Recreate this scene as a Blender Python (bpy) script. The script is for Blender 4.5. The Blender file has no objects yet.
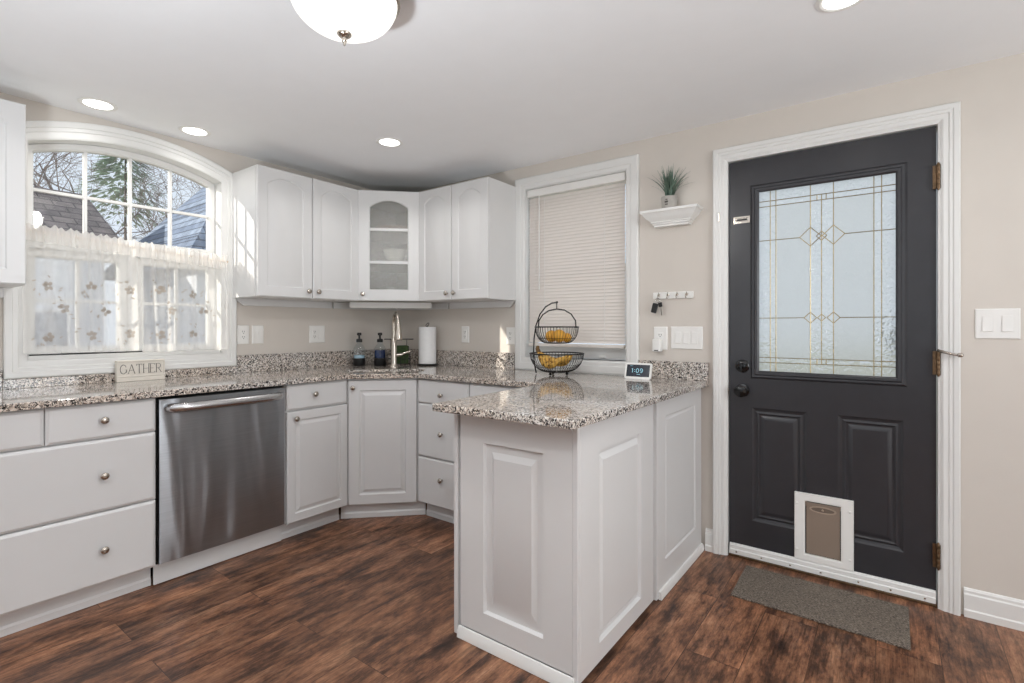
import bpy, bmesh, math, random
from math import pi, sin, cos, radians, sqrt
from mathutils import Vector, Matrix

random.seed(7)
sc = bpy.context.scene
COL = sc.collection

# ------------------------------------------------------------------ camera
cam_d = bpy.data.cameras.new('camera')
cam = bpy.data.objects.new('camera', cam_d)
COL.objects.link(cam)
cam.location = (3.338, -2.86, 1.211)
cam.rotation_euler = (pi / 2, 0, radians(36.67))
cam_d.sensor_fit = 'HORIZONTAL'
cam_d.sensor_width = 36.0
cam_d.lens = 511.5 / 1024 * 36.0
cam_d.shift_y = -(341.5 - 326.7) / 1024
cam_d.clip_start = 0.02
cam_d.clip_end = 200
sc.camera = cam

# ------------------------------------------------------------------ world, sun, added fill light, exposure
world = bpy.data.worlds.new('daylight_sky')
sc.world = world
world.use_nodes = True
wbg = world.node_tree.nodes['Background']
wbg.inputs[0].default_value = (0.80, 0.89, 1.0, 1)
wbg.inputs[1].default_value = 1.0

def add_light(name, kind, loc, rot=(0, 0, 0), energy=10, color=(1, 1, 1), **kw):
    d = bpy.data.lights.new(name, kind)
    d.energy = energy
    d.color = color
    for k, v in kw.items():
        setattr(d, k, v)
    o = bpy.data.objects.new(name, d)
    o.location = loc
    o.rotation_euler = rot
    COL.objects.link(o)
    return o

SUN_DIR = Vector((0.580, 1.0, -0.432)).normalized()
sun = add_light('sun', 'SUN', (-6, -10, 6), energy=5.0, color=(1.0, 0.93, 0.82), angle=radians(0.5))
sun.rotation_euler = SUN_DIR.to_track_quat('-Z', 'Y').to_euler()

# added fill light at made-up unseen windows, two behind camera, one in right wall
for wx in (1.35, 3.75):
    add_light('added_front_window_fill', 'AREA', (wx, -6.17, 1.45), (pi / 2, 0, 0), energy=3,
              color=(0.95, 0.98, 1.0), shape='RECTANGLE', size=1.5, size_y=1.35)
add_light('added_right_window_fill', 'AREA', (5.37, -1.6, 1.45), (pi / 2, 0, pi / 2), energy=41,
          color=(0.95, 0.98, 1.0), shape='RECTANGLE', size=1.5, size_y=1.35)

# fill light added to brighten the ceiling, from two made-up unseen uplights (built further down)
FILL_UPLIGHTS = ((2.50, -3.30, 54), (4.55, -2.25, 6))
for tx, ty, te in FILL_UPLIGHTS:
    add_light('fill_uplight', 'AREA', (tx, ty, 0.882), (pi, 0, 0), energy=te, color=(0.88, 0.95, 1.0), shape='DISK', size=0.26)

sc.view_settings.view_transform = 'Standard'
sc.view_settings.look = 'None'
sc.view_settings.gamma = 1
sc.view_settings.use_curve_mapping = False
sc.view_settings.exposure = 0.0
sc.cycles.max_bounces = 10
sc.cycles.diffuse_bounces = 5
sc.cycles.glossy_bounces = 4
sc.cycles.transmission_bounces = 6
sc.cycles.transparent_max_bounces = 12
sc.cycles.caustics_reflective = False
sc.cycles.caustics_refractive = False
sc.cycles.use_denoising = True
sc.cycles.sample_clamp_indirect = 6

# ------------------------------------------------------------------ materials
def srgb(r, g, b):
    f = lambda c: (c / 255 / 12.92) if c / 255 <= 0.04045 else ((c / 255 + 0.055) / 1.055) ** 2.4
    return (f(r), f(g), f(b), 1)

class NT:
    """tiny node-tree helper"""
    def __init__(self, name):
        self.m = bpy.data.materials.new(name)
        self.m.use_nodes = True
        self.t = self.m.node_tree
        self.b = self.t.nodes['Principled BSDF']
        self.out = self.t.nodes['Material Output']
    def n(self, kind, **kw):
        x = self.t.nodes.new(kind)
        for k, v in kw.items():
            if k.startswith('i_'):
                x.inputs[k[2:].replace('_', ' ')].default_value = v
            else:
                setattr(x, k, v)
        return x
    def l(self, a, b):
        self.t.links.new(a, b)
    def coord(self, scale=(1, 1, 1), rot=(0, 0, 0), loc=(0, 0, 0), which='Object'):
        tc = self.n('ShaderNodeTexCoord')
        mp = self.n('ShaderNodeMapping')
        mp.inputs['Scale'].default_value = scale
        mp.inputs['Rotation'].default_value = rot
        mp.inputs['Location'].default_value = loc
        self.l(tc.outputs[which], mp.inputs['Vector'])
        return mp.outputs['Vector']
    def ramp(self, fac, stops, interp='LINEAR'):
        r = self.n('ShaderNodeValToRGB')
        r.color_ramp.interpolation = interp
        el = r.color_ramp.elements
        el[0].position, el[0].color = stops[0]
        el[1].position, el[1].color = stops[1]
        for p, c in stops[2:]:
            e = el.new(p)
            e.color = c
        self.l(fac, r.inputs['Fac'])
        return r.outputs['Color']
    def mix(self, fac, a, b, blend='MIX'):
        m = self.n('ShaderNodeMix', data_type='RGBA', blend_type=blend)
        for sock, v in ((m.inputs[0], fac), (m.inputs[6], a), (m.inputs[7], b)):
            if hasattr(v, 'is_linked'):
                self.l(v, sock)
            else:
                sock.default_value = v
        return m.outputs[2]
    def bump(self, height, strength=0.1, dist=0.01):
        b = self.n('ShaderNodeBump')
        b.inputs['Strength'].default_value = strength
        b.inputs['Distance'].default_value = dist
        self.l(height, b.inputs['Height'])
        self.l(b.outputs['Normal'], self.b.inputs['Normal'])
        return b.outputs['Normal']

def plain(name, col, rough=0.5, metal=0.0, noise=0.02, nscale=8.0, bump=0.0, bscale=300.0, coat=0.0, spec=0.5):
    k = NT(name)
    v = k.coord()
    nz = k.n('ShaderNodeTexNoise', i_Scale=nscale, i_Detail=4.0)
    k.l(v, nz.inputs['Vector'])
    lo = tuple(max(0, c * (1 - noise)) for c in col[:3]) + (1,)
    hi = tuple(min(1, c * (1 + noise)) for c in col[:3]) + (1,)
    k.l(k.ramp(nz.outputs['Fac'], [(0.3, lo), (0.7, hi)]), k.b.inputs['Base Color'])
    k.b.inputs['Roughness'].default_value = rough
    k.b.inputs['Metallic'].default_value = metal
    k.b.inputs['Specular IOR Level'].default_value = spec
    k.b.inputs['Coat Weight'].default_value = coat
    if bump:
        n2 = k.n('ShaderNodeTexNoise', i_Scale=bscale, i_Detail=2.0)
        k.l(v, n2.inputs['Vector'])
        k.bump(n2.outputs['Fac'], bump, 0.002)
    return k.m

M = {}
M['cab'] = plain('white_cabinet_paint', srgb(221, 221, 221), 0.34, noise=0.008, bump=0.03, bscale=120)
M['trim'] = plain('white_trim_paint', srgb(232, 232, 230), 0.38, noise=0.008)
M['wall'] = plain('greige_wall_paint', srgb(214, 207, 199), 0.75, noise=0.012, bump=0.06, bscale=500)
M['ceil'] = plain('white_ceiling_paint', srgb(247, 248, 250), 0.85, noise=0.008, bump=0.05, bscale=300)
M['nickel'] = plain('brushed_nickel', srgb(190, 182, 172), 0.24, metal=1.0, noise=0.04)
M['chrome'] = plain('polished_chrome', srgb(215, 215, 215), 0.1, metal=1.0, noise=0.02)
M['brass'] = plain('aged_brass', srgb(178, 160, 122), 0.35, metal=0.9, noise=0.08, nscale=60)
M['brass_dark'] = plain('tarnished_brass', srgb(120, 98, 76), 0.4, metal=0.9, noise=0.25, nscale=80)
M['door'] = plain('charcoal_door_paint', srgb(50, 50, 54), 0.3, noise=0.05, nscale=14, bump=0.05, bscale=90)
M['black'] = plain('black_plastic', srgb(22, 22, 24), 0.35, noise=0.05)
M['blackgloss'] = plain('glossy_black_metal', srgb(12, 12, 13), 0.12, noise=0.05)
M['wire'] = plain('dark_bronze_wire', srgb(38, 36, 36), 0.4, metal=0.6, noise=0.1)
M['plate'] = plain('white_plastic_plate', srgb(240, 239, 236), 0.3, noise=0.004)
M['slot'] = plain('dark_slot', srgb(40, 38, 36), 0.6)
M['paper'] = plain('paper_towel', srgb(240, 240, 240), 0.9, noise=0.02, nscale=40, bump=0.4, bscale=160)
M['taupe'] = plain('taupe_plastic_flap', srgb(140, 124, 111), 0.45, noise=0.02)
M['orange'] = plain('orange_peel', srgb(222, 164, 58), 0.45, noise=0.1, nscale=20, bump=0.3, bscale=260)
M['pot'] = plain('grey_concrete_pot', srgb(176, 172, 166), 0.85, noise=0.08, nscale=50, bump=0.2, bscale=120)
M['leaf'] = plain('grey_green_leaf', srgb(100, 122, 108), 0.55, noise=0.3, nscale=18)
M['sponge'] = plain('green_scrubber', srgb(56, 72, 42), 0.95, noise=0.3, nscale=90, bump=0.5, bscale=300)
M['signwood'] = plain('whitewashed_wood', srgb(228, 222, 212), 0.75, noise=0.05, nscale=30, bump=0.1, bscale=60)
M['ink'] = plain('grey_lettering', srgb(88, 84, 80), 0.8)
M['ceramic'] = plain('white_ceramic', srgb(240, 240, 236), 0.15, noise=0.01)
M['clay'] = plain('pinkish_ceramic', srgb(206, 176, 160), 0.3, noise=0.05)
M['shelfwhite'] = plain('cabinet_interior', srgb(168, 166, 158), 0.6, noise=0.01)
M['darkgap'] = plain('dark_cavity', srgb(18, 18, 18), 0.8)
M['sinksteel'] = plain('sink_steel', srgb(44, 42, 40), 0.5, metal=0.5, noise=0.05)
M['soapblue'] = plain('blue_soap', srgb(24, 46, 92), 0.2, noise=0.05)
M['soappale'] = plain('pale_blue_soap', srgb(176, 204, 222), 0.25, noise=0.03)
M['bark'] = plain('grey_bark', srgb(126, 114, 108), 0.9, noise=0.25, nscale=12)
M['siding'] = plain('pale_siding', srgb(232, 238, 246), 0.8, noise=0.02)
M['brickred'] = plain('reddish_band', srgb(196, 150, 132), 0.8, noise=0.1)
M['evergreen'] = plain('evergreen_needles', srgb(168, 182, 168), 0.9, noise=0.3, nscale=3)
M['lawn'] = plain('winter_lawn', srgb(150, 150, 128), 0.95, noise=0.15, nscale=3)
M['deadleaf'] = plain('dark_shrub_leaf', srgb(42, 52, 46), 0.8, noise=0.3, nscale=9)

def granite():
    k = NT('speckled_granite')
    v = k.coord()
    wn = k.n('ShaderNodeTexNoise', i_Scale=60.0, i_Detail=2.0)
    k.l(v, wn.inputs['Vector'])
    vm = k.n('ShaderNodeMixRGB', blend_type='LINEAR_LIGHT')
    vm.inputs['Fac'].default_value = 0.008
    k.l(v, vm.inputs[1]); k.l(wn.outputs['Color'], vm.inputs[2])
    vo = k.n('ShaderNodeTexVoronoi', i_Scale=160.0)
    k.l(vm.outputs[0], vo.inputs['Vector'])
    sp = k.n('ShaderNodeSeparateColor')
    k.l(vo.outputs['Color'], sp.inputs[0])
    c1 = k.ramp(sp.outputs[0], [(0.0, srgb(26, 26, 28)), (0.25, srgb(86, 84, 84)), (0.36, srgb(150, 142, 136)),
                                (0.50, srgb(198, 187, 177)), (0.66, srgb(224, 218, 212)), (0.84, srgb(238, 235, 231))], 'CONSTANT')
    vo2 = k.n('ShaderNodeTexVoronoi', i_Scale=300.0)
    k.l(vm.outputs[0], vo2.inputs['Vector'])
    sp2 = k.n('ShaderNodeSeparateColor')
    k.l(vo2.outputs['Color'], sp2.inputs[0])
    c2 = k.ramp(sp2.outputs[1], [(0.0, srgb(26, 26, 28)), (0.2, srgb(140, 134, 130)), (0.45, srgb(206, 197, 188)), (0.72, srgb(232, 229, 224))], 'CONSTANT')
    f = k.n('ShaderNodeMath', operation='GREATER_THAN')
    k.l(sp2.outputs[2], f.inputs[0]); f.inputs[1].default_value = 0.6
    c = k.mix(f.outputs[0], c1, c2)
    big = k.n('ShaderNodeTexNoise', i_Scale=2.2, i_Detail=3.0)
    k.l(v, big.inputs['Vector'])
    tint = k.ramp(big.outputs['Fac'], [(0.36, (1, 1, 1, 1)), (0.62, (1.0, 0.93, 0.87, 1))])
    c = k.mix(1.0, c, tint, 'MULTIPLY')
    k.l(c, k.b.inputs['Base Color'])
    k.b.inputs['Roughness'].default_value = 0.06
    k.b.inputs['IOR'].default_value = 1.65
    return k.m
M['granite'] = granite()

def floor_mat():
    k = NT('rustic_dark_planks')
    tc = k.n('ShaderNodeTexCoord')
    sx = k.n('ShaderNodeSeparateXYZ')
    k.l(tc.outputs['Object'], sx.inputs[0])
    addx = k.n('ShaderNodeMath', operation='ADD'); addx.inputs[1].default_value = 20 - 0.055
    k.l(sx.outputs['X'], addx.inputs[0])
    addy = k.n('ShaderNodeMath', operation='ADD'); addy.inputs[1].default_value = 20
    k.l(sx.outputs['Y'], addy.inputs[0])
    cb = k.n('ShaderNodeCombineXYZ')
    k.l(addy.outputs[0], cb.inputs['X']); k.l(addx.outputs[0], cb.inputs['Y'])
    br = k.n('ShaderNodeTexBrick', offset=0.37, offset_frequency=2, squash=1.0)
    br.inputs['Color1'].default_value = (0, 0, 0, 1); br.inputs['Color2'].default_value = (1, 1, 1, 1)
    br.inputs['Mortar'].default_value = (0.5, 0.5, 0.5, 1)
    br.inputs['Scale'].default_value = 1.0
    br.inputs['Mortar Size'].default_value = 0.0016
    br.inputs['Mortar Smooth'].default_value = 0.2
    br.inputs['Brick Width'].default_value = 1.22
    br.inputs['Row Height'].default_value = 0.192
    k.l(cb.outputs[0], br.inputs['Vector'])
    sep = k.n('ShaderNodeSeparateColor'); k.l(br.outputs['Color'], sep.inputs[0])
    off = k.n('ShaderNodeMath', operation='MULTIPLY'); off.inputs[1].default_value = 37.0
    k.l(sep.outputs[0], off.inputs[0])
    def stretched(sx_, sy_, detail, rough=0.6, dist=0.0):
        s = k.n('ShaderNodeMapping'); s.inputs['Scale'].default_value = (sx_, sy_, 1)
        k.l(cb.outputs[0], s.inputs['Vector'])
        a = k.n('ShaderNodeVectorMath', operation='ADD')
        k.l(s.outputs[0], a.inputs[0])
        cz = k.n('ShaderNodeCombineXYZ'); k.l(off.outputs[0], cz.inputs['Z'])
        k.l(cz.outputs[0], a.inputs[1])
        n = k.n('ShaderNodeTexNoise', i_Scale=1.0, i_Detail=detail, i_Roughness=rough, i_Distortion=dist)
        k.l(a.outputs[0], n.inputs['Vector'])
        return n.outputs['Fac']
    grain = stretched(7, 150, 7, 0.7, 0.25)
    mott = stretched(4.0, 13, 8, 0.78, 0.15)
    blot = stretched(3.0, 8, 8, 0.74, 0.1)
    base = k.ramp(mott, [(0.32, srgb(46, 33, 29)), (0.43, srgb(94, 66, 51)), (0.53, srgb(138, 98, 74)), (0.68, srgb(180, 138, 108))])
    gr = k.ramp(grain, [(0.32, (0.42, 0.40, 0.40, 1)), (0.46, (0.98, 0.98, 0.98, 1)), (0.68, (1.32, 1.28, 1.24, 1))])
    c = k.mix(0.9, base, gr, 'MULTIPLY')
    bl = k.ramp(blot, [(0.36, (0.30, 0.29, 0.30, 1)), (0.46, (0.9, 0.9, 0.9, 1)), (0.64, (1.25, 1.2, 1.15, 1))])
    c = k.mix(0.9, c, bl, 'MULTIPLY')
    pl = k.ramp(sep.outputs[0], [(0.0, (0.66, 0.64, 0.64, 1)), (1.0, (1.14, 1.1, 1.08, 1))])
    c = k.mix(1.0, c, pl, 'MULTIPLY')
    kn = k.n('ShaderNodeTexVoronoi', i_Scale=1.0)
    ks = k.n('ShaderNodeMapping'); ks.inputs['Scale'].default_value = (9, 30, 1)
    k.l(cb.outputs[0], ks.inputs['Vector']); k.l(ks.outputs[0], kn.inputs['Vector'])
    kc = k.n('ShaderNodeSeparateColor'); k.l(kn.outputs['Color'], kc.inputs[0])
    kq = k.n('ShaderNodeMath', operation='GREATER_THAN'); k.l(kc.outputs[0], kq.inputs[0]); kq.inputs[1].default_value = 0.72
    kd = k.ramp(kn.outputs['Distance'], [(0.06, (1, 1, 1, 1)), (0.30, (0, 0, 0, 1))])
    km = k.n('ShaderNodeMath', operation='MULTIPLY'); k.l(kd, km.inputs[0]); k.l(kq.outputs[0], km.inputs[1])
    k2 = k.n('ShaderNodeMath', operation='MULTIPLY'); k.l(km.outputs[0], k2.inputs[0]); k2.inputs[1].default_value = 0.75
    c = k.mix(k2.outputs[0], c, srgb(44, 30, 25))
    sb = k.n('ShaderNodeMath', operation='MULTIPLY'); k.l(br.outputs['Fac'], sb.inputs[0]); sb.inputs[1].default_value = 0.7
    c = k.mix(sb.outputs[0], c, srgb(30, 21, 18))
    k.l(c, k.b.inputs['Base Color'])
    rr = k.ramp(grain, [(0.3, (0.46, 0.46, 0.46, 1)), (0.7, (0.3, 0.3, 0.3, 1))])
    k.l(rr, k.b.inputs['Roughness'])
    k.b.inputs['Specular IOR Level'].default_value = 0.4
    k.bump(grain, 0.12, 0.003)
    return k.m
M['floor'] = floor_mat()

def steel():
    k = NT('brushed_stainless')
    v = k.coord(scale=(6, 6, 700))
    nz = k.n('ShaderNodeTexNoise', i_Scale=1.0, i_Detail=3.0)
    k.l(v, nz.inputs['Vector'])
    k.l(k.ramp(nz.outputs['Fac'], [(0.3, srgb(162, 165, 169)), (0.7, srgb(178, 181, 185))]), k.b.inputs['Base Color'])
    k.b.inputs['Metallic'].default_value = 1.0
    k.b.inputs['Roughness'].default_value = 0.3
    k.b.inputs['Anisotropic'].default_value = 0.85
    k.b.inputs['Anisotropic Rotation'].default_value = 0.25
    tg = k.n('ShaderNodeTangent', direction_type='RADIAL', axis='Z')
    k.l(tg.outputs[0], k.b.inputs['Tangent'])
    v2 = k.coord(scale=(5.5, 5.5, 1.1))
    n2 = k.n('ShaderNodeTexNoise', i_Scale=1.0, i_Detail=1.5, i_Distortion=0.5)
    k.l(v2, n2.inputs['Vector'])
    k.bump(n2.outputs['Fac'], 0.55, 0.05)
    return k.m
M['steel'] = steel()
M['handle'] = plain('satin_steel_bar', srgb(196, 196, 197), 0.26, metal=1.0, noise=0.03)

def mat_rug():
    k = NT('brown_rib_mat')
    v = k.coord(scale=(140, 420, 140))
    nz = k.n('ShaderNodeTexNoise', i_Scale=1.0, i_Detail=3.0)
    k.l(v, nz.inputs['Vector'])
    k.l(k.ramp(nz.outputs['Fac'], [(0.32, srgb(60, 52, 46)), (0.5, srgb(108, 98, 88)), (0.7, srgb(158, 146, 132))]), k.b.inputs['Base Color'])
    k.b.inputs['Roughness'].default_value = 0.95
    k.bump(nz.outputs['Fac'], 0.6, 0.004)
    return k.m
M['rug'] = mat_rug()

def shingles(name, a, b):
    k = NT(name)
    v = k.coord(scale=(1, 1, 1))
    br = k.n('ShaderNodeTexBrick', i_Scale=1.0)
    br.inputs['Color1'].default_value = a; br.inputs['Color2'].default_value = b
    br.inputs['Mortar'].default_value = tuple(c * 0.5 for c in a[:3]) + (1,)
    br.inputs['Mortar Size'].default_value = 0.012
    br.inputs['Brick Width'].default_value = 0.32; br.inputs['Row Height'].default_value = 0.14
    sx = k.n('ShaderNodeSeparateXYZ'); k.l(v, sx.inputs[0])
    cb = k.n('ShaderNodeCombineXYZ')
    k.l(sx.outputs['Y'], cb.inputs['X']); k.l(sx.outputs['Z'], cb.inputs['Y'])
    k.l(cb.outputs[0], br.inputs['Vector'])
    nz = k.n('ShaderNodeTexNoise', i_Scale=5.0, i_Detail=4.0); k.l(v, nz.inputs['Vector'])
    t = k.ramp(nz.outputs['Fac'], [(0.3, (0.7, 0.7, 0.7, 1)), (0.7, (1.2, 1.2, 1.2, 1))])
    k.l(k.mix(1.0, br.outputs['Color'], t, 'MULTIPLY'), k.b.inputs['Base Color'])
    k.b.inputs['Roughness'].default_value = 0.9
    return k.m
M['roof_brown'] = shingles('weathered_brown_shingles', srgb(112, 104, 104), srgb(138, 128, 124))
M['roof_blue'] = shingles('blue_grey_shingles', srgb(104, 118, 140), srgb(140, 154, 174))

def clear_glass(name, tint=(1, 1, 1, 1), gloss=0.04):
    k = NT(name)
    tr = k.n('ShaderNodeBsdfTransparent'); tr.inputs[0].default_value = tint
    gl = k.n('ShaderNodeBsdfGlossy'); gl.inputs['Roughness'].default_value = 0.02
    lw = k.n('ShaderNodeLayerWeight')
    pw = k.n('ShaderNodeMath', operation='POWER'); pw.inputs[1].default_value = 5.0
    k.l(lw.outputs['Facing'], pw.inputs[0])
    fr = k.n('ShaderNodeMath', operation='MULTIPLY_ADD'); fr.inputs[1].default_value = 0.9; fr.inputs[2].default_value = gloss
    k.l(pw.outputs[0], fr.inputs[0])
    mx = k.n('ShaderNodeMixShader')
    k.l(fr.outputs[0], mx.inputs[0]); k.l(tr.outputs[0], mx.inputs[1]); k.l(gl.outputs[0], mx.inputs[2])
    k.l(mx.outputs[0], k.out.inputs['Surface'])
    return k.m
M['glass'] = clear_glass('window_glass')
M['bottleglass'] = clear_glass('bottle_glass', (0.93, 0.96, 0.97, 1))

def textured_glass(name, scale, strength, rough, diff):
    k = NT(name)
    v = k.coord()
    nz = k.n('ShaderNodeTexVoronoi', i_Scale=scale); nz.feature = 'SMOOTH_F1'
    wn = k.n('ShaderNodeTexNoise', i_Scale=scale * 0.5, i_Detail=2.0)
    k.l(v, wn.inputs['Vector'])
    mr = k.n('ShaderNodeMixRGB', blend_type='LINEAR_LIGHT'); mr.inputs['Fac'].default_value = 0.02
    k.l(v, mr.inputs[1]); k.l(wn.outputs['Color'], mr.inputs[2])
    k.l(mr.outputs[0], nz.inputs['Vector'])
    b = k.n('ShaderNodeBump'); b.inputs['Strength'].default_value = strength; b.inputs['Distance'].default_value = 0.006
    k.l(nz.outputs['Distance'], b.inputs['Height'])
    rf = k.n('ShaderNodeBsdfRefraction'); rf.inputs['Roughness'].default_value = rough; rf.inputs['IOR'].default_value = 1.18
    rf.inputs['Color'].default_value = (0.93, 0.95, 0.95, 1)
    k.l(b.outputs[0], rf.inputs['Normal'])
    df = k.n('ShaderNodeBsdfTranslucent'); df.inputs['Color'].default_value = (0.88, 0.86, 0.83, 1)
    k.l(b.outputs[0], df.inputs['Normal'])
    m1 = k.n('ShaderNodeMixShader'); m1.inputs[0].default_value = diff
    k.l(rf.outputs[0], m1.inputs[1]); k.l(df.outputs[0], m1.inputs[2])
    gl = k.n('ShaderNodeBsdfGlossy'); gl.inputs['Roughness'].default_value = 0.08
    k.l(b.outputs[0], gl.inputs['Normal'])
    m2 = k.n('ShaderNodeMixShader'); m2.inputs[0].default_value = 0.07
    k.l(m1.outputs[0], m2.inputs[1]); k.l(gl.outputs[0], m2.inputs[2])
    k.l(m2.outputs[0], k.out.inputs['Surface'])
    return k.m
M['door_glass'] = textured_glass('frosted_door_glass', 160, 0.3, 0.42, 0.72)
M['door_glass_hammered'] = textured_glass('hammered_door_glass', 75, 1.0, 0.3, 0.55)
def reeded_glass():
    k = NT('reeded_cabinet_glass')
    v = k.coord(scale=(260, 260, 90))
    nz = k.n('ShaderNodeTexNoise', i_Scale=1.0, i_Detail=2.0); k.l(v, nz.inputs['Vector'])
    b = k.n('ShaderNodeBump'); b.inputs['Strength'].default_value = 0.5; b.inputs['Distance'].default_value = 0.004
    k.l(nz.outputs['Fac'], b.inputs['Height'])
    tr = k.n('ShaderNodeBsdfTransparent'); tr.inputs[0].default_value = (0.95, 0.95, 0.93, 1)
    df = k.n('ShaderNodeBsdfDiffuse'); df.inputs[0].default_value = (0.55, 0.55, 0.52, 1)
    gl = k.n('ShaderNodeBsdfGlossy'); gl.inputs['Roughness'].default_value = 0.12
    k.l(b.outputs[0], df.inputs['Normal']); k.l(b.outputs[0], gl.inputs['Normal'])
    m1 = k.n('ShaderNodeMixShader'); m1.inputs[0].default_value = 0.22
    k.l(tr.outputs[0], m1.inputs[1]); k.l(df.outputs[0], m1.inputs[2])
    m2 = k.n('ShaderNodeMixShader'); m2.inputs[0].default_value = 0.08
    k.l(m1.outputs[0], m2.inputs[1]); k.l(gl.outputs[0], m2.inputs[2])
    k.l(m2.outputs[0], k.out.inputs['Surface'])
    return k.m
M['cab_glass'] = reeded_glass()

def sheer(name, col, transp):
    k = NT(name)
    tr = k.n('ShaderNodeBsdfTransparent')
    tl = k.n('ShaderNodeBsdfTranslucent'); tl.inputs[0].default_value = col
    df = k.n('ShaderNodeBsdfDiffuse'); df.inputs[0].default_value = col
    a = k.n('ShaderNodeMixShader'); a.inputs[0].default_value = 0.5
    k.l(tl.outputs[0], a.inputs[1]); k.l(df.outputs[0], a.inputs[2])
    v = k.coord(scale=(1, 600, 600))
    nz = k.n('ShaderNodeTexNoise', i_Scale=1.0, i_Detail=1.0); k.l(v, nz.inputs['Vector'])
    f = k.ramp(nz.outputs['Fac'], [(0.3, (transp + 0.06,) * 3 + (1,)), (0.7, (transp - 0.06,) * 3 + (1,))])
    lw = k.n('ShaderNodeLayerWeight')
    lm = k.n('ShaderNodeMath', operation='MULTIPLY_ADD'); lm.inputs[1].default_value = -0.85; lm.inputs[2].default_value = 1.25
    k.l(lw.outputs['Facing'], lm.inputs[0])
    fm = k.n('ShaderNodeMath', operation='MULTIPLY'); fm.use_clamp = True
    k.l(f, fm.inputs[0]); k.l(lm.outputs[0], fm.inputs[1]); f = fm.outputs[0]
    b = k.n('ShaderNodeMixShader')
    k.l(f, b.inputs[0]); k.l(a.outputs[0], b.inputs[1]); k.l(tr.outputs[0], b.inputs[2])
    k.l(b.outputs[0], k.out.inputs['Surface'])
    return k.m
M['sheer'] = sheer('sheer_white_voile', (0.97, 0.96, 0.94, 1), 0.43)
M['ruffle'] = sheer('gathered_voile', (0.96, 0.94, 0.91, 1), 0.24)
M['embroid'] = sheer('embroidered_flower', (0.56, 0.50, 0.44, 1), 0.18)

def blind_mat():
    k = NT('ivory_blind_slat')
    df = k.n('ShaderNodeBsdfDiffuse'); df.inputs[0].default_value = srgb(250, 246, 243)
    tl = k.n('ShaderNodeBsdfTranslucent'); tl.inputs[0].default_value = srgb(236, 226, 214)
    m = k.n('ShaderNodeMixShader'); m.inputs[0].default_value = 0.3
    k.l(df.outputs[0], m.inputs[1]); k.l(tl.outputs[0], m.inputs[2])
    k.l(m.outputs[0], k.out.inputs['Surface'])
    return k.m
M['blind'] = blind_mat()

def emit(name, col, s):
    k = NT(name)
    e = k.n('ShaderNodeEmission'); e.inputs[0].default_value = col; e.inputs[1].default_value = s
    k.l(e.outputs[0], k.out.inputs['Surface'])
    return k.m
M['lamp_glow'] = emit('lamp_bowl_glow', (1.0, 0.965, 0.91, 1), 1.6)
M['downlight_glow'] = emit('downlight_glow', (1.0, 0.98, 0.95, 1), 6.0)
M['digits'] = emit('lit_digits', (0.45, 0.85, 1.0, 1), 1.0)
M['screen'] = plain('dark_screen', srgb(34, 40, 52), 0.15)

def banana_mat():
    k = NT('spotted_banana_peel')
    v = k.coord()
    nz = k.n('ShaderNodeTexNoise', i_Scale=45.0, i_Detail=4.0); k.l(v, nz.inputs['Vector'])
    k.l(k.ramp(nz.outputs['Fac'], [(0.36, srgb(84, 52, 20)), (0.44, srgb(200, 150, 60)), (0.6, srgb(226, 182, 92))]), k.b.inputs['Base Color'])
    k.b.inputs['Roughness'].default_value = 0.5
    return k.m
M['banana'] = banana_mat()

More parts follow.
